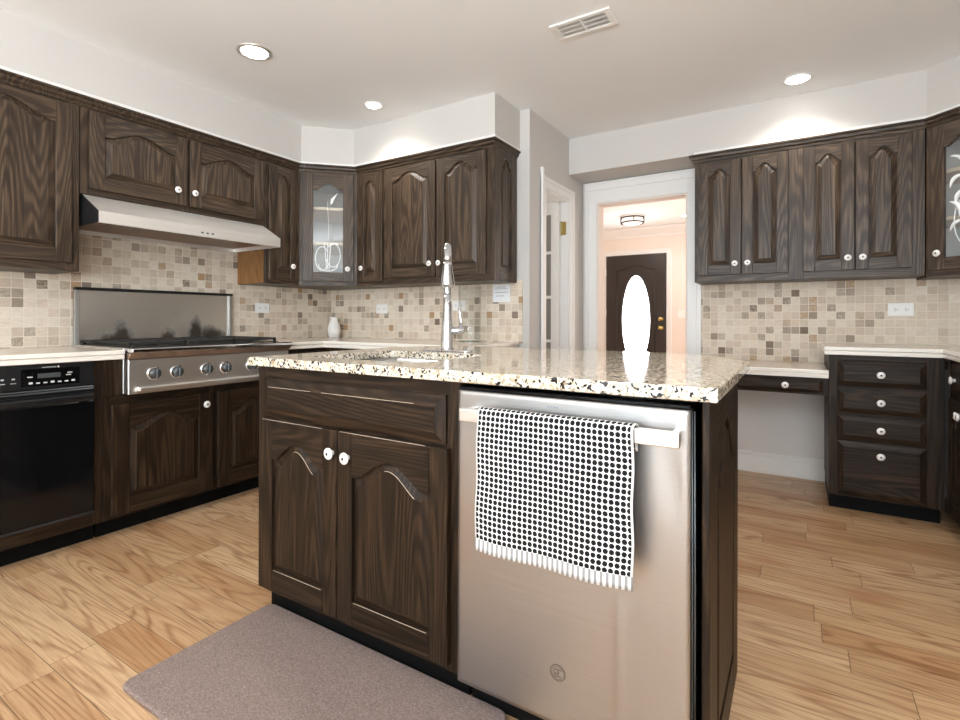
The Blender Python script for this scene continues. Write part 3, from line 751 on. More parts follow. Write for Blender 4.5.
def scroll_right(mb, w, h):
    y = -.0115
    def leaf(x, z, dx, dz, r):
        mb.tube([(x + dx * s - dz * .25 * math.sin(PI * s), y, z + dz * s + dx * .25 * math.sin(PI * s)) for s in [i / 10 for i in range(11)]], [.001 + r * math.sin(PI * i / 10) for i in range(11)], 6)
    for x, z, dx, dz, r in ((.10, .60, .06, -.07, .008), (.10, .43, .07, .06, .010), (.095, .36, .05, -.09, .011), (.13, .33, .06, .09, .010), (.10, .20, .08, .05, .009), (.18, .3, .03, .1, .01), (.2, .5, .03, -.1, .01)): leaf(x, z, dx, dz, r)
    mb.tube([(.17 + .05 * math.cos(t), y, .25 + .12 * math.sin(t)) for t in [i * .22 for i in range(24)]], .0028, 6)
def corner_poly(W, leg):   # leg: return depth perpendicular to each wall
    k = leg / math.sqrt(2); e = .019
    return [(.004, e), (W - .004, e), (W + k - .004, k + .002), (W / 2, W / 2 + 2 * k - .012), (-k + .004, k + .002)]
WC = .29 * math.sqrt(2)
glass_corner('corner upper cabinet with etched glass door left of the sink wall', (-3.047, 2.425), PI / 4, WC, 1.290, ZT, corner_poly(WC, .31), WC - .052 - .042, scroll_left)
glass_corner('corner upper cabinet with leafy etched glass at the right edge', (0.600, 3.717), -PI / 4, WC, 1.290, ZT, corner_poly(WC, .29), .052, scroll_right)

# ------------------------------------------------------------------ base cabinets, left wall
BX = -2.78
BD = .578
r = thing('oven_cabinet', 'dark oak base cabinet enclosing the black wall oven', 'kitchen cabinet', (BX, 0.30, 0), PI / 2)
mb = MB()
mb.box(0, .16, 0, BD, .09, .853, 0, .001); mb.box(.765, .800, 0, BD, .09, .853, 0, .001)
mb.box(.16, .765, 0, BD, .09, .150, 1, .001); mb.box(.16, .765, .30, BD, .15, .853)
mb.build('body', WW, r)
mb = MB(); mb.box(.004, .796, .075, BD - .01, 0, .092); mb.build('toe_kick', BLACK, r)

# wall oven
ov_ = thing('wall_oven', 'black built-in oven with glass door under the left counter', 'oven', (BX, 0.462, .152), PI / 2)
W = .601; H = .698
mb = MB(); mb.box(0, W, 0, .28, .0, H); mb.build('oven_body', BLKMET, ov_)
mb = MB(); mb.box(.0, W, -.014, -.0005, .592, H, 0, .002); cp = mb.build('control_panel', BLKMET, ov_)
mb = MB(); mb.box(.34, .545, -.0155, -.0142, .607, .680); mb.build('glass_display', GLOSSB, cp)
mb = MB(); mb.box(.395, .475, -.0165, -.0156, .640, .660); mb.build('clock', LCD, cp)
for i in range(7):
    mb = MB(); mb.box(.365 + i * .025, .378 + i * .025, -.0165, -.0156, .617, .622 + (.003 if i % 3 == 0 else 0)); mb.build('touch_key', INKW, cp)
for x, z in ((.36, .645), (.50, .655), (.495, .645)):
    mb = MB(); mb.box(x, x + .018, -.0165, -.0156, z, z + .004); mb.build('touch_key', INKW, cp)
for x in (.24, .275, .31):
    mb = MB(); mb.box(x, x + .010, -.0152, -.0142, .640, .646); mb.build('touch_key', INKW, cp)
    mb = MB(); mb.box(x - .004, x + .014, -.0152, -.0142, .624, .6265); mb.build('touch_key', INKW, cp)
mb = MB(); mb.box(.41, .46, -.0150, -.0142, .6845, .6868); mb.box(.465, .470, -.0150, -.0142, .6815, .690); mb.build('maker_mark', INKW, cp)
mb = MB()
for z in (.572, .582): mb.box(0, W, -.020, -.0005, z, z + .006, 0, .002)
mb.build('vent_trim', KNOBG, ov_)
mb = MB(); mb.box(0, W, -.022, -.001, .012, .520, 0, .003); od = mb.build('oven_door', GLOSSB, ov_)
mb = MB(); mb.box(.01, W - .01, -.058, -.040, .528, .556, 0, .006, 2); mb.box(.02, .05, -.041, -.0005, .530, .553); mb.box(W - .05, W - .02, -.041, -.0005, .530, .553)
mb.build('handle', BLKMET, ov_)
mb = MB(); mb.box(0, W, -.026, -.001, 0, .010, 0, .002); mb.build('bottom_trim', BLKMET, ov_)
mb = MB(); mb.box(0, W, -.016, -.001, .522, .56); mb.build('upper_trim', BLKMET, ov_)

# cabinet below the cooktop
y0 = 1.102
r = thing('base_cabinet', 'dark oak base cabinet with arched doors under the cooktop', 'kitchen cabinet', (BX, y0, 0), PI / 2)
W = 2.12 - y0
carcass(r, W, BD, .675, [(0, .035), (.515, .56), (W - .03, W)], [(.035, .515, .09, .12), (.56, W - .03, .09, .12), (.035, .515, .64, .675), (.56, W - .03, .64, .675)], .09)
mb = MB(); mb.box(0, .086, 0, .30, .6755, .853, 0, .001); mb.build('filler_stile', WV, r)
add_door(r, .032, .523, .105, .640, (.482, .581), sw=.075, rise=.055, rb=.075, rt=.12)
add_door(r, .555, W - .02, .105, .640, None, sw=.075, rise=.055, rb=.075, rt=.12)

# base run along the corner and back wall (mostly behind the island)
r = thing('base_cabinet', 'dark oak corner base run behind the island under the cream counter', 'kitchen cabinet', (-2.165, 2.435, 0), 0)
carcass(r, .60, BD - .01, .853, [(0, .03), (.285, .315), (.57, .60)], [(a, b, z, z + .03) for a, b in ((.03, .285), (.315, .57)) for z in (.09, .67, .823)], .09)
for a, b, k in ((.02, .297, .27), (.303, .58, .33)): add_door(r, a, b, .11, .675, (k, .62), rise=.05); add_drawer(r, a, b, .705, .83)
r = thing('base_cabinet', 'dark oak corner base cabinet right of the cooktop', 'kitchen cabinet', (-2.78, 2.122, 0), PI / 2)
mb = MB(); mb.prism([(0, .0), (.31, 0), (.31, -.61), (.885, -.61), (.885, BD), (0, BD)], .09, .853); mb.build('body', WV, r)
mb = MB(); mb.prism([(.004, .07), (.385, .07), (.385, -.605), (.88, -.605), (.88, BD - .01), (.004, BD - .01)], 0, .089); mb.build('toe_kick', BLACK, r)
add_door(r, .02, .29, .11, .83, (.05, .75), rise=.05)

# ------------------------------------------------------------------ cream counters
def counter(label, poly, z0, z1, name='countertop'):
    r = thing(name, label, 'countertop', (poly[0][0], poly[0][1], z0))
    o = (poly[0][0], poly[0][1])
    P = [(x - o[0], y - o[1]) for x, y in poly]
    cx = sum(p[0] for p in P) / len(P); cy = sum(p[1] for p in P) / len(P)
    h = z1 - z0
    mb = MB(); mb.prism(P, h * .55, h, 0, .004); mb.build('slab', CREAM, r)
    return r, P, h
def counter_edge(r, path, h):
    mb = MB(); mb.sweep(path, [(0, 0), (.004, .0), (.006, .003), (.006, h * .44), (.003, h * .5), (0, h * .5)])
    mb.sweep(path, [(0, h * .54), (.003, h * .54), (.008, h * .60), (.008, h * .93), (.004, h), (0, h)])
    mb.build('edge_band', CREAMEDGE, r)
ZK = .897
r, P, h = counter('cream counter over the black wall oven', [(-2.757, .30), (-2.757, 1.184), (XL + TH + .001, 1.184), (XL + TH + .001, .30)], .854, ZK)
mb = MB(); mb.prism([(P[2][0] + .01, .01), (-.01, .01), (-.01, P[1][1] - .01), (P[2][0] + .01, P[1][1] - .01)], 0, h * .55); mb.build('substrate', CREAMEDGE, r)
counter_edge(r, [(0, 0), (0, .884)], h)
q = [(-2.757, 2.112), (-2.757, 2.412), (-1.57, 2.412), (-1.57, YB - TH - .001), (XL + TH + .001, YB - TH - .001), (XL + TH + .001, 2.112)]
r, P, h = counter('cream counter wrapping the corner right of the cooktop', q, .854, ZK)
mb = MB(); mb.prism([(P[0][0] - .01, .01), (-.01, P[1][1] + .01), (P[2][0] - .01, P[1][1] + .01), (P[2][0] - .01, P[3][1] - .01), (P[4][0] + .01, P[4][1] - .01), (P[4][0] + .01, .01)], 0, h * .55); mb.build('substrate', CREAMEDGE, r)
counter_edge(r, [(0, 0), (0, .300), (1.187, .300), (1.187, .59)], h)

# ------------------------------------------------------------------ cooktop
ck = thing('cooktop', 'stainless gas cooktop with a row of knobs below the hood', 'cooktop', (-2.78, 1.190, .682), PI / 2)
W = .908
mb = MB(); mb.box(0, W, .0, .575, .0, .222, 0, .002); mb.build('chassis', STEEL, ck)
mb = MB(); mb.box(0, W, -.052, -.001, 0, .168, 0, .003); fp = mb.build('front_panel', STEEL, ck)
mb = MB(); mb.face([(0, -.085, .200), (W, -.085, .200), (W, -.048, .170), (0, -.048, .170)]); mb.face([(0, -.001, .170), (0, -.048, .170), (W, -.048, .170), (W, -.001, .170)])
mb.face([(0, -.085, .2), (0, -.048, .17), (0, -.001, .17), (0, -.001, .2)]); mb.face([(W, -.085, .2), (W, -.048, .17), (W, -.001, .17), (W, -.001, .2)]); mb.face([(0, -.085, .2), (W, -.085, .2), (W, -.001, .2), (0, -.001, .2)])
mb.build('sloped_rail', COPPERY, ck)
mb = MB(); mb.box(0, W, -.092, .0, .2005, .2235, 0, .006, 3); mb.build('bullnose', CHROME, ck)
mb = MB(); mb.box(.04, W - .04, -.078, -.0525, .012, .032, 0, .004, 2); mb.build('trim_bar', STEEL, ck)
for yk in (1.305, 1.415, 1.572, 1.680, 1.838, 1.945):
    x = yk - 1.190
    mb = MB(); mb.lathe([(.034, 0), (.034, .003), (.029, .005), (.027, .006)], 24, at(x, -.0522, .095) @ FRONT, 1)
    mb.lathe([(.0255, .0055), (.0245, .024), (.022, .028), (.0, .0285)], 24, at(x, -.0522, .095) @ FRONT, 0)
    mb.box(x - .0035, x + .0035, -.088, -.078, .073, .117, 0, .002)
    mb.build('knob', [KNOBG, CHROME], ck, label='dark grey knob with steel ring')
mb = MB()
mb.box(.03, W - .02, .02, .565, .2222, .226)
mb.build('burner_tray', IRON, ck)
for i in range(3):
    a, b = .035 + i * .284, .035 + i * .284 + .275
    mb = MB()
    for x in (a, b - .014, (a + b) / 2 - .007): mb.box(x, x + .014, .03, .555, .238, .250, 0, .002)
    for y in (.03, .155, .285, .415, .541): mb.box(a, b, y, y + .014, .236, .249, 0, .002)
    for x in (a, b - .014):
        for y in (.03, .541): mb.box(x, x + .014, y, y + .014, .226, .238)
    for y in (.16, .43): mb.lathe([(.055, .226), (.055, .232), (.035, .235), (.035, .238), (0, .239)], 20, at((a + b) / 2, y, 0))
    mb.build('grate', IRON, ck)
# stained steel panel behind it
bg = thing('steel_splash_panel', 'scorched stainless splash panel standing behind the cooktop', 'splash panel', (XL + TH, 1.193, .905), PI / 2)
mb = MB(); mb.box(.02, .890, -.012, -.0005, 0, .300); mb.build('sheet', STEEL_GUARD, bg)
for x in (0, .888):
    mb = MB(); mb.box(x, x + .022, -.026, -.0005, 0, .300, 0, .001); mb.build('side_flange', STEEL_GUARD2, bg)
mb = MB(); mb.box(0, .910, -.034, -.0005, .3002, .316, 0, .002); mb.build('top_cap', BLKMET, bg)

# range hood
hd = thing('range_hood', 'stainless range hood with sloped front over the cooktop', 'range hood', (XL + TH, 1.122, 1.515), PI / 2)
W, D0, D1 = 1.016, .310, .492
mb = MB()
# local y: 0 at the wall, negative towards the room
A = [(-.002, .005), (-.002, .158), (-D0, .158), (-D1, .056), (-D1, 0), (-D1 + .02, 0), (-D1 + .02, .012)]
mb.face([(0, -D0, .158), (W, -D0, .158), (W, -D1, .056), (0, -D1, .056)]); mb.face([(0, -D1, .056), (W, -D1, .056), (W, -D1, 0), (0, -D1, 0)])
mb.face([(0, -D1, 0), (W, -D1, 0), (W, -D1 + .02, 0), (0, -D1 + .02, 0)]); mb.face([(0, -.002, .158), (W, -.002, .158), (W, -D0, .158), (0, -D0, .158)])
mb.face([(0, -.002, .0), (W, -.002, .0), (W, -.002, .158), (0, -.002, .158)])
mb.face([(0, -D1 + .02, 0), (W, -D1 + .02, 0), (W, -D1 + .02, .03), (0, -D1 + .02, .03)]); mb.face([(0, -.002, .03), (W, -.002, .03), (W, -D1 + .02, .03), (0, -D1 + .02, .03)])
mb.build('hood_shell', HOODST, hd)
for x, m in ((0, BLKMET), (W, HOODST)):
    mb = MB(); k = .004 if x else -.004
    pts = [(-.002, 0), (-.002, .158), (-D0, .158), (-D1, .056), (-D1, 0)]
    a = [(x, p, z) for p, z in pts]; b = [(x + k, p, z) for p, z in pts]
    mb.face(a); mb.face(b)
    for i in range(5): mb.face([a[i], a[(i + 1) % 5], b[(i + 1) % 5], b[i]])
    mb.build('end_cap', m, hd)
mb = MB()
for i in range(9): mb.box(.03, W - .03, -.06 - i * .046, -.03 - i * .046, .018, .0295)
mb.build('filter', COPPERY, hd)
mb = MB()
for i in range(3): mb.box(.50 + i * .03, .512 + i * .03, -D1 - .002, -D1 - .0001, .018, .026)
mb.build('switch', KNOBG, hd)

# ------------------------------------------------------------------ right side: desk, drawers, corner run
dk = thing('desk', 'built-in desk with cream top and one slim drawer at knee height', 'desk', (-.597, 3.42, .63))
mb = MB(); mb.box(.0, .738, -.02, .578, .118, .142, 0, .003); mb.build('desk_top', CREAM, dk)
mb = MB(); mb.sweep([(0, -.02), (.738, -.02)], [(0, .098), (.006, .098), (.006, .115), (.003, .118), (.003, .121), (.008, .124), (.008, .138), (.003, .142), (0, .142)]); mb.build('edge_band', CREAMEDGE, dk)
mb = MB(); mb.box(.0, .738, .0, .019, .0, .117, 0, .001); mb.box(.0, .02, .019, .56, .0, .117); mb.box(.718, .738, .019, .56, 0, .117); mb.box(.02, .718, .019, .54, .01, .112); mb.build('apron', WW, dk)
d = drawer_mesh(.60, .078, .018).build('drawer', WW, dk, (.113, -.0002, .010)); knob(d, .42, .039, y=-.0178)

y_ = 3.42
r = thing('drawer_cabinet', 'dark oak drawer unit with four drawers between desk and right counter', 'kitchen cabinet', (.143, y_, 0))
W = .482
carcass(r, W, BD, .858, [(0, .04), (W - .07, W)], [(.04, W - .07, .09, .11), (.04, W - .07, .83, .858)] + [(.04, W - .07, z - .014, z + .014) for z in (.394, .543, .685)], .09)
for z0, z1, kz in ((.10, .392, .33), (.400, .532, True), (.546, .678, True), (.692, .826, True)):
    add_drawer(r, .038, .412, z0, z1, kz)
r = thing('base_cabinet', 'dark oak base cabinet on the right wall beside the drawer unit', 'kitchen cabinet', (.645, 3.415, 0), -PI / 2)
W = 1.2
carcass(r, W, .56, .858, [(0, .09), (.55, .60), (1.15, 1.2)], [(a, b, z, z + .03) for a, b in ((.09, .55), (.60, 1.15)) for z in (.09, .665, .828)], .09)
add_drawer(r, .075, .300, .695, .835); add_drawer(r, .306, .56, .695, .835); add_drawer(r, .59, 1.16, .695, .835)
add_door(r, .075, .302, .11, .670, (.284, .612), sw=.06); add_door(r, .306, .56, .11, .670, (.327, .612), sw=.06); add_door(r, .59, 1.16, .11, .670, (1.12, .615), sw=.065)
mb = MB(); mb.prism([(.0, -.018), (-.594, -.018), (-.594, .56), (0, .56)], .09, .858); 
# dead corner behind the drawer unit
mb.bm.free()
q = [(.128, YD - TH - .001), (.128, 3.392), (.618, 3.392), (.618, 2.22), (XR - .001, 2.22), (XR - .001, YD - TH - .001)]
r, P, h = counter('cream L-shaped counter over the drawer unit at right', q, .860, .903)
pp = [(.01, -.01), (.01, P[1][1] + .01), (P[2][0] + .012, P[2][1] + .01), (P[3][0] + .012, P[3][1] + .01), (P[4][0] - .01, P[4][1] + .01), (P[5][0] - .01, -.01)]
mb = MB(); mb.prism(pp, 0, h * .55); mb.build('substrate', CREAMEDGE, r)
counter_edge(r, [(P[0][0], P[0][1]), P[1], P[2], P[3]], h)

# ------------------------------------------------------------------ island
IX0, IX1, IY0, IY1 = -1.647, -.153, 1.140, 1.704
isl = thing('island_cabinet', 'dark oak kitchen island base with sink doors and an open dishwasher bay', 'kitchen island', (IX0, IY0, 0))
L = lambda x: x - IX0
dwx0, dwx1 = -.772, -.172
mb = MB()      # shell: left block with room for the sink, back, end panel
mb.box(0, .018, .019, IY1 - IY0, .09, .882); mb.box(L(-.800), L(dwx0) - .001, .019, IY1 - IY0, .09, .882)
mb.box(.018, L(-.800), .019, IY1 - IY0 - .018, .09, .60); mb.box(.018, L(-.172), IY1 - IY0 - .018, IY1 - IY0, .0, .882)
mb.build('body', WV, isl)
mb = MB()
mb.box(0, .045, 0, .019, .09, .882, 0, .0012); mb.box(L(-.815), L(dwx0) - .001, 0, .019, .09, .882, 0, .0012)
mb.box(.045, L(-.815), .0004, .019, .842, .882, 1); mb.box(.045, L(-.815), .0004, .019, .690, .715, 1); mb.box(.045, L(-.815), .0004, .019, .09, .135, 1)
mb.box(L(-1.25), L(-1.20), .001, .019, .135, .69, 0)
mb.build('face_frame', WW, isl)
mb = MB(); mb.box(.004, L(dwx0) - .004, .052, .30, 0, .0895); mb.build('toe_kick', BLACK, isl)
d = add_drawer(isl, L(-1.600), L(-.815), .708, .842, False, bev=.03, name='false_drawer_front')
isl_doors = [None, None]
isl_doors[0] = add_door(isl, L(-1.606), L(-1.226), .112, .700, (L(-1.243), .629), sw=.062, rise=.065, rb=.07, rt=.135, bev=.026)
isl_doors[1] = add_door(isl, L(-1.221), L(-.801), .112, .700, (L(-1.174), .624), sw=.062, rise=.065, rb=.07, rt=.135, bev=.026)
# pale worn edges on the doors and false drawer front of the island
def worn(parent, segs):
    for k, pts in enumerate(segs):
        mb = MB(); mb.tube(pts, .0008, 6); mb.build('worn_edge', CHIP, parent, label='pale worn edge where the stain has rubbed off')
worn(d, [[(.030 + .0242 * i, -.0172, .134 - .030) for i in range(10)], [(.30 + .02 * i, -.0172, .134 - .030) for i in range(20)]])
for dr, W_, H_ in ((isl_doors[0], .380, .588), (isl_doors[1], .420, .588)):
    def arc(t, W_=W_, H_=H_):
        hw = W_ / 2 - .062 - .026
        return (W_ / 2 + hw * t, -.0218, H_ - .135 - .026 * .9 + .065 * arch(t))
    worn(dr, [[arc(-.1 + .9 * i / 14) for i in range(15)], [(.07 + (W_ - .14) * i / 6, -.0208, .070 + .001) for i in range(7)], [(.01 + (W_ * .8) * i / 6, -.0205, H_ - .001) for i in range(7)]])
# end panel of the island (faces right)
d = door_mesh(IY1 - IY0, .882, sw=.11, rb=.10, rt=.20, rise=.12, t=.016, bev=.03).build('end_panel', WW, isl, (L(-.172) + .003, 0.0, 0)); d.rotation_euler = (0, 0, PI / 2)

# dishwasher
dw = thing('dishwasher', 'stainless dishwasher with bar handle in the island front', 'dishwasher', (-.765, 1.118, .0))
W = .577
mb = MB(); mb.box(.004, W - .004, .035, .55, .10, .872, 0, .002); mb.build('tub', BLKMET, dw)
mb = MB(); mb.box(.0, W - .002, .074, .5, 0, .098); mb.build('toe_panel', BLACK, dw)
mb = MB(); nx, nz = 60, 70
z0, z1 = .094, .863
def dent(x, z):
    y = 0.0
    y -= .0035 * math.exp(-((x - .430) / .006) ** 2) * (1 / (1 + math.exp((z - .425) / .012)))
    y += .0020 * math.exp(-((x - .405) / .018) ** 2 - ((z - .68) / .12) ** 2)
    y += .0028 * math.sin(38 * x + 9 * z) * math.exp(-((x - .545) / .03) ** 2 - ((z - .73) / .10) ** 2)
    y += .0012 * math.exp(-((x - .05) / .12) ** 2 - ((z - .35) / .2) ** 2)
    return y
vs = [[mb.bm.verts.new((W * i / nx, dent(W * i / nx, z0 + (z1 - z0) * j / nz) if 0 < i < nx else .002, z0 + (z1 - z0) * j / nz)) for i in range(nx + 1)] for j in range(nz + 1)]
for j in range(nz):
    for i in range(nx):
        f = mb.bm.faces.new((vs[j][i], vs[j][i + 1], vs[j + 1][i + 1], vs[j + 1][i])); f.smooth = True
def rim(vl):
    bk = [mb.bm.verts.new((v.co.x, .034, v.co.z)) for v in vl]
    for i in range(len(vl) - 1): mb.bm.faces.new((vl[i], vl[i + 1], bk[i + 1], bk[i]))
rim(vs[0]); rim(vs[-1]); rim([r_[0] for r_ in vs]); rim([r_[-1] for r_ in vs])
mb.face([(0, .034, z0), (W, .034, z0), (W, .034, z1), (0, .034, z1)])
dd = mb.build('door_panel', STEEL_DW, dw)
mb = MB(); mb.box(.002, W - .002, .004, .032, z1 + .0005, z1 + .010, 0, .002); mb.build('top_control_strip', GLOSSB, dw)
mb = MB(); mb.box(.045, W - .010, -.062, -.044, .795, .827, 0, .003, 2)
for x in (.048, W - .030): mb.box(x, x + .016, -.045, .002, .798, .824, 0, .002)
mb.build('handle', STEEL, dw)
# round monogram badge low on the door
bx, bz = L(-.479) + IX0 + .765, .219
bx = .286
mb = MB()
circ = lambda r: [(bx + r * math.cos(2 * PI * i / 40), -.001, bz + r * math.sin(2 * PI * i / 40)) for i in range(40)]
mb.tube(circ(.0185), .0010, 6, closed=True); mb.tube(circ(.0150), .0006, 6, closed=True)
def scr(f, n=30, r=.0009): mb.tube([(bx + f(i / n)[0], -.001, bz + f(i / n)[1]) for i in range(n + 1)], r, 6)
scr(lambda t: (-.0045 + .0052 * math.cos(.7 + 5.2 * t), .0020 + .0060 * math.sin(.7 + 5.2 * t)))
scr(lambda t: (-.0045 + .0045 * math.cos(PI + 3.4 * t) + .001, -.0060 + .0040 * math.sin(PI + 3.4 * t)))
scr(lambda t: (.0050 - .0042 * math.cos(.6 + 3.6 * t) * -1, .0045 + .0036 * math.sin(.6 + 3.6 * t)))
scr(lambda t: (.0050 + .0048 * math.cos(1.9 + 3.6 * t), -.0040 + .0046 * math.sin(1.9 + 3.6 * t)))
mb.build('round_badge', plain('badge_grey', (0.16, 0.12, 0.09), 0.4), dw, label='round engraved monogram badge')
mb = MB()
for i in range(4): mb.box(.258 + i * .0075, .263 + i * .0075, -.0006, .0008, .840, .8435)
mb.build('top_legend', INKG, dw)
mb = MB()
for k, x in enumerate((W + .003, W + .008)): mb.tube([(x, .010 + .004 * k, .12 + .1 * k), (x, .012, .5), (x - .001, .010, .86)], .0016, 6)
mb.build('side_gasket', KNOBG, dw)

# granite top, sink, faucet
gx0, gx1, gy0, gy1 = -1.661, -.135, 1.105, 2.18
out = [(gx0, gy0), (gx1, gy0), (gx1, 1.875), (gx1 - .06, 1.99), (-.31, 2.13), (-.42, gy1), (-1.36, gy1), (-1.48, 2.14), (-1.60, 2.00), (gx0, 1.88)]
def rrect(x0, x1, y0, y1, r, n=6):
    P = []
    for cx, cy, a in ((x1 - r, y0 + r, -PI / 2), (x1 - r, y1 - r, 0), (x0 + r, y1 - r, PI / 2), (x0 + r, y0 + r, PI)):
        P += [(cx + r * math.cos(a + PI / 2 * i / n), cy + r * math.sin(a + PI / 2 * i / n)) for i in range(n + 1)]
    return P
SX0, SX1, SY0, SY1 = -1.50, -1.00, 1.235, 1.655
mb = MB(); mb.prism(out, .8835, .914, 0, .005, holes=[rrect(SX0, SX1, SY0, SY1, .05)], seg=3)
tag(mb.build('granite_countertop', GRANITE), 'polished speckled granite slab on the island', 'countertop')
sk = thing('sink', 'undermount steel sink set into the granite island top', 'sink', (SX0, SY0, .67))
mb = MB()
rings = []
for d_, z in ((-.012, .2125), (.0, .2125), (.003, .12), (.012, .03), (.035, .004), (.09, .0)):
    rings.append([mb.bm.verts.new((x - SX0, y - SY0, z)) for x, y in rrect(SX0 + d_, SX1 - d_, SY0 + d_, SY1 - d_, max(.02, .05 - d_ * .3) if d_ < .06 else .03)])
for a, b in zip(rings, rings[1:]):
    for i in range(len(a)):
        f = mb.bm.faces.new((a[i], a[(i + 1) % len(a)], b[(i + 1) % len(a)], b[i])); f.smooth = True
mb.bm.faces.new(rings[-1])
mb.build('basin', SINKST, sk, recalc=False)
mb = MB(); mb.lathe([(.045, .0005), (.045, .004), (.03, .003), (.0, .002)], 20, at(.25, .21, 0)); mb.build('drain', CHROME, sk)

fc = thing('faucet', 'tall chrome pull-down kitchen faucet with side lever behind the sink', 'faucet', (-1.262, 1.765, .914))
mb = MB(); mb.prism(rrect(-.125, .125, -.028, .028, .027), .0005, .006, 0, .002); mb.build('deck_plate', CHROME, fc)
dv = Vector((1.262, -1.765)).normalized()
mb = MB()
body = [(.0285, .006), (.027, .012), (.026, .05), (.0245, .10), (.021, .14), (.0175, .19), (.0162, .24)]
mb.lathe(body, 24)
mb.build('faucet_body', CHROME, fc)
mb = MB(); R = .082; zc = .350
pts = [(0, 0, .23 + .018 * i) for i in range(7)]
for i in range(1, 19):
    a = PI - PI * .96 * i / 18
    k = R + R * math.cos(a)
    pts.append((dv.x * k, dv.y * k, zc + R * math.sin(a)))
mb.tube(pts, .0158, 16); mb.build('gooseneck', CHROME, fc)
mb = MB()
e = Vector(pts[-1])
prof = [(.0168, 0), (.018, -.015), (.0215, -.04), (.0265, -.072), (.0285, -.088), (.0285, -.096), (.024, -.097), (.0235, -.102), (.0, -.102)]
mb.lathe(prof, 20, at(e.x, e.y, e.z)); mb.build('spray_head', CHROME, fc)
lv = Vector((.849, .529))
mb = MB(); mb.tube([(lv.x * .015, lv.y * .015, .085), (lv.x * .03, lv.y * .03, .086), (lv.x * .066, lv.y * .066, .087), (lv.x * .072, lv.y * .072, .087)], [.0165, .0165, .0155, .012], 16)
mb.tube([(lv.x * .060, lv.y * .060, .090), (lv.x * .058, lv.y * .058, .125), (lv.x * .052, lv.y * .052, .165), (lv.x * .047, lv.y * .047, .185)], [.0065, .0055, .005, .004], 10)
mb.build('lever_handle', CHROME, fc)

# dish towel over the dishwasher handle
mb = MB()
hx0, hx1 = -.660, -.284
prof = []
front_y, back_y, top = 1.0485, 1.0815, .8335
for i in range(9): prof.append((back_y, .775 + (top - .012 - .775) * i / 8))
for i in range(1, 8):
    a = PI * i / 8; prof.append(((front_y + back_y) / 2 + (back_y - front_y) / 2 * math.cos(a), top - .012 + .012 * math.sin(a)))
nb = len(prof)
for i in range(27): prof.append((front_y, top - .012 - (top - .012 - .497) * i / 26))
uvl = mb.bm.loops.layers.uv.new('UVMap')
nu = 40; rows = []; L0 = None
dist = 0; acc = []
for i, p in enumerate(prof):
    if i: dist += math.hypot(p[0] - prof[i - 1][0], p[1] - prof[i - 1][1])
    acc.append(dist)
ftop = acc[nb - 4]
for i, (y, z) in enumerate(prof):
    row = []
    fr = max(0, (i - nb) / 26) if i >= nb else 0
    for k in range(nu + 1):
        u = k / nu
        yy = y - (.0025 + .004 * fr) * (1 + math.sin(u * 9.2 + .6)) * (1 if i >= nb else 0) * fr ** .5 - .004 * fr * math.sin(4 * u)
        zz = z - .006 * fr * math.sin(u * 3.0) * (1 - u)
        xx = hx0 + (hx1 - hx0) * u + .0015 * math.sin(i * .5) * (1 - 2 * u)
        row.append((mb.bm.verts.new((xx, yy, zz)), (u * .384, acc[i] - ftop)))
    rows.append(row)
for a, b in zip(rows, rows[1:]):
    for k in range(nu):
        q4 = (a[k], a[k + 1], b[k + 1], b[k])
        f = mb.bm.faces.new([v[0] for v in q4]); f.smooth = True
        for lp, v in zip(f.loops, q4): lp[uvl].uv = v[1]
tw = mb.build('dish_towel', TOWEL)
sm = tw.modifiers.new('thick', 'SOLIDIFY'); sm.thickness = .003; sm.offset = 0
tag(tw, 'white dish towel with black dots hung over the dishwasher handle', 'towel')

# floor mat
mb = MB(); mb.prism(rrect(-1.632, -.640, .690, 1.184, .03), .0005, .016, 0, .006, seg=3)
tag(mb.build('floor_mat', RUG), 'taupe cushioned kitchen mat on the floor before the island', 'mat')

# ------------------------------------------------------------------ small things
va = thing('vase', 'small white fluted vase on the corner counter', 'vase', (-3.19, 2.885, ZK + .0008))
mb = MB(); prof = [(.036, 0), (.044, .006), (.050, .05), (.050, .075), (.040, .115), (.031, .14), (.0305, .148), (.038, .165), (.034, .166), (.026, .15), (.026, .13)]
mb.lathe(prof, 28, smooth=True)
for v in mb.bm.verts:
    a = math.atan2(v.co.y, v.co.x); k = 1 + .05 * math.cos(7 * a) * (1 if .02 < v.co.z < .13 else 0)
    v.co.x *= k; v.co.y *= k
mb.build('vase_body', CERAM, va)
gv = thing('glass_vase', 'tall clear glass cylinder on the back counter beside the faucet', 'vase', (-1.862, 2.86, ZK + .0008))
mb = MB(); mb.lathe([(.072, 0), (.074, .006), (.076, .372), (.073, .372), (.071, .022), (.0, .018)], 32); mb.build('glass_wall', CLEAR, gv)
mb = MB(); mb.tube([(.0725 * math.cos(2 * PI * i / 32), .0725 * math.sin(2 * PI * i / 32), .004) for i in range(32)], .0035, 6, closed=True); mb.build('thick_base', glass('thick_glass', (.72, .78, .74), .1, .12), gv)

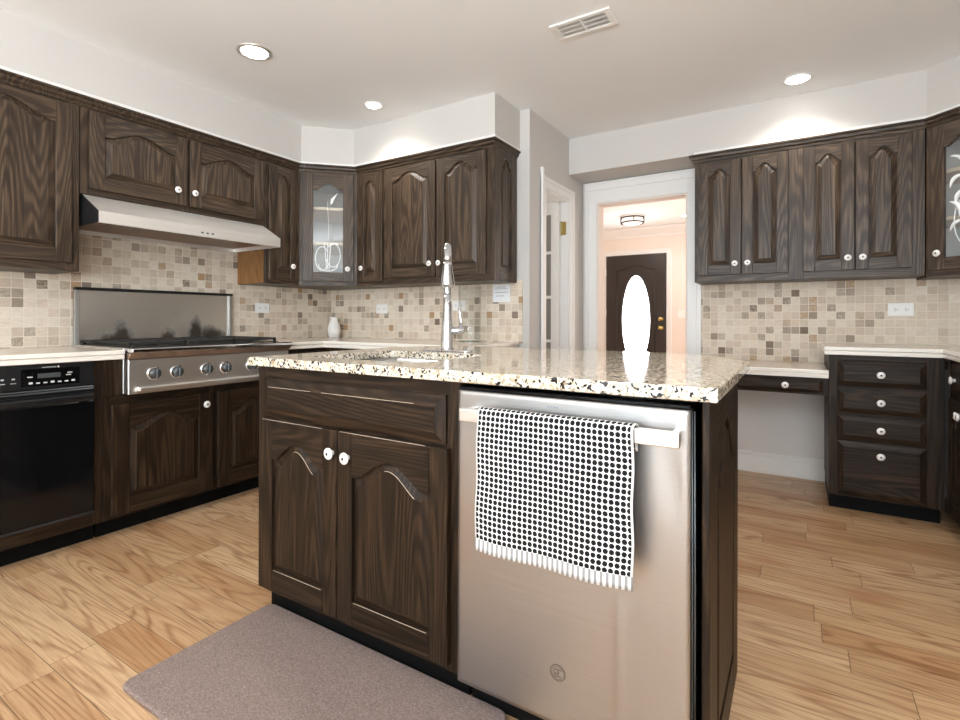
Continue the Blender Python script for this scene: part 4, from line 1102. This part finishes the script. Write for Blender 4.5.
def outlet(label, loc, rz, w=.115, h=.072, group=None, blank=False):
    o = thing('outlet', label, 'outlet', loc, rz, group)
    mb = MB(); mb.box(-w / 2, w / 2, -.007, -.0003, -h / 2, h / 2, 0, .002); mb.build('cover_plate', PLASTIC, o)
    for s in (-1, 1):
        mb = MB(); mb.box(s * .026 - .017, s * .026 + .017, -.0085, -.0070, -.014, .014, 0, .001); k = mb.build('socket', PLASTIC, o)
        mb = MB()
        for dz in (-.0055, .0055): mb.box(s * .026 - .006, s * .026 + .003, -.0090, -.0084, dz - .0012, dz + .0012)
        mb.lathe([(.0024, 0), (.0024, .0006)], 10, at(s * .026 + .009, -.0084, 0) @ FRONT)
        mb.build('slots', DARKDOT, k, label='dark socket slots')
    return o
outlet('white horizontal outlet right of the cooktop on the tile', (XL + TH, 2.352, 1.128), PI / 2)
outlet('white horizontal outlet on the tile below the narrow cabinet', (-2.785, YB - TH, 1.128), 0)
outlet('white horizontal outlet on the tile behind the faucet', (-2.05, YB - TH, 1.145), 0)
outlet('white horizontal outlet above the right counter', (.528, YD - TH, 1.113), 0, .125, .078)
# notice taped to the tile
no = thing('notice', 'small white printed notice taped to the tile by the wall end', 'notice', (-1.704, YB - TH, 1.165), 0)
mb = MB(); mb.box(-.067, .067, -.0016, -.0004, 0, .118); mb.build('sheet', PAPER, no)
mb = MB()
for z, a, b in ((.100, -.035, .035), (.088, -.05, .045), (.064, -.05, .05), (.040, -.045, .02)): mb.box(a, b, -.0019, -.0016, z, z + .0035)
mb.build('print', INKG, no)
# foyer switch
sw = thing('light_switch', 'pale switch plate on the foyer wall right of the front door', 'switch', (-1.44, 7.87, 1.13))
mb = MB(); mb.box(-.06, .06, -.007, -.0003, -.06, .06, 0, .002); mb.build('plate', PLASTIC, sw)
mb = MB(); mb.box(-.012, .012, -.012, -.007, -.02, .02, 0, .002); mb.build('toggle', PLASTIC, sw)

# recessed lights
def downlight(label, x, y, r, power, gimbal=False, col=(1, .94, .87), spread=140):
    o = thing('recessed_light', label, 'ceiling light', (x, y, ZC), 0)
    mb = MB(); n = 32
    P = [(r * 1.0, -.0005), (r, -.004), (r * .82, -.007), (r * .74, -.004), (r * .74, -.0005)]
    rings = [[mb.bm.verts.new((a * math.cos(2 * PI * i / n), a * math.sin(2 * PI * i / n), z)) for i in range(n)] for a, z in P]
    for a, b in zip(rings, rings[1:]):
        for i in range(n):
            f = mb.bm.faces.new((a[i], a[(i + 1) % n], b[(i + 1) % n], b[i])); f.smooth = True
    mb.build('trim_ring', TRIM if not gimbal else STEEL, o)
    mb = MB(); mb.lathe([(r * .735, -.0006), (r * .70, -.006), (r * .4, -.010), (0, -.011)], 28); mb.build('lamp_lens', LAMP, o)
    d = bpy.data.lights.new('lamp_glow', 'SPOT'); d.energy = power; d.spot_size = math.radians(spread); d.spot_blend = .6; d.color = col; d.shadow_soft_size = .05
    lo = bpy.data.objects.new('lamp_glow', d); COL.objects.link(lo); lo.location = (0, 0, -.03); lo.parent = o
    return o
downlight('recessed ceiling light nearest the range with a grey ring', -2.398, 1.632, .088, 8, True)
downlight('recessed ceiling light before the corner soffit', -2.336, 2.441, .062, 9)
downlight('recessed ceiling light above the right cabinets', -.007, 3.452, .078, 10)
downlight('added out-of-view recessed light over the right-hand floor beside the island', .36, 1.35, .08, 30, spread=110)  # lamp added out of view to brighten the floor at right
downlight('added out-of-view recessed light overhead just behind the camera', -1.0, -.35, .08, 22, spread=110)  # lamp added out of view for more light on floor and counters
downlight('small recessed light in the foyer ceiling', -1.28, 7.2, .07, 8)

# ceiling vent
cv = thing('ceiling_vent', 'white metal air vent in the ceiling', 'vent', (-.857, 2.287, ZC - .001), 0)
W, D = .290, .142
mb = MB()
for a in ((-W / 2, W / 2, -D / 2, -D / 2 + .022), (-W / 2, W / 2, D / 2 - .022, D / 2), (-W / 2, -W / 2 + .03, -D / 2 + .022, D / 2 - .022), (W / 2 - .03, W / 2, -D / 2 + .022, D / 2 - .022), (-.006, .006, -D / 2 + .022, D / 2 - .022)):
    mb.box(a[0], a[1], a[2], a[3], -.008, 0, 0, .002)
mb.build('frame', PLASTIC, cv)
mb = MB(); mb.box(-W / 2 + .02, W / 2 - .02, -D / 2 + .015, D / 2 - .015, -.0015, -.0002); mb.build('dark_duct', BLACK, cv)
mb = MB()
for i in range(13):
    x = -W / 2 + .034 + i * .0082
    t = bmesh.new(); bmesh.ops.create_cube(t, size=1)
    mb.add(t, 0, None, at(x, 0, -.005) @ Matrix.Rotation(.5, 4, 'Y') @ Matrix.Diagonal((.0068, D - .046, .0015, 1)))
for i in range(13):
    x = .012 + i * .0082
    t = bmesh.new(); bmesh.ops.create_cube(t, size=1)
    mb.add(t, 0, None, at(x, 0, -.005) @ Matrix.Rotation(-.9, 4, 'Y') @ Matrix.Diagonal((.0036, D - .046, .0012, 1)))
for y in (-.018, .018): mb.box(-W / 2 + .03, W / 2 - .03, y - .002, y + .002, -.006, -.003)
mb.build('louvers', PLASTIC, cv)

# foyer flush lamp
fl = thing('flush_ceiling_lamp', 'round dark-banded flush ceiling lamp in the foyer', 'ceiling light', (-1.90, 6.92, ZC))
mb = MB(); mb.lathe([(.135, -.001), (.135, -.06), (.12, -.095), (.05, -.11), (0, -.112)], 28); mb.build('lamp_shade', SHADE, fl)
mb = MB()
for z in (-.02, -.085): mb.tube([(.148 * math.cos(2 * PI * i / 32), .148 * math.sin(2 * PI * i / 32), z) for i in range(32)], .010, 8, closed=True)
for k in range(4): mb.tube([(.15 * math.cos(k * PI / 2 + .4), .15 * math.sin(k * PI / 2 + .4), -.015), (.15 * math.cos(k * PI / 2 + .4), .15 * math.sin(k * PI / 2 + .4), -.09)], .006, 6)
mb.build('metal_bands', FIX, fl)
d = bpy.data.lights.new('lamp_glow', 'POINT'); d.energy = 3; d.color = (1, .90, .83); d.shadow_soft_size = .12
lo = bpy.data.objects.new('lamp_glow', d); COL.objects.link(lo); lo.location = (0, 0, -.25); lo.parent = fl
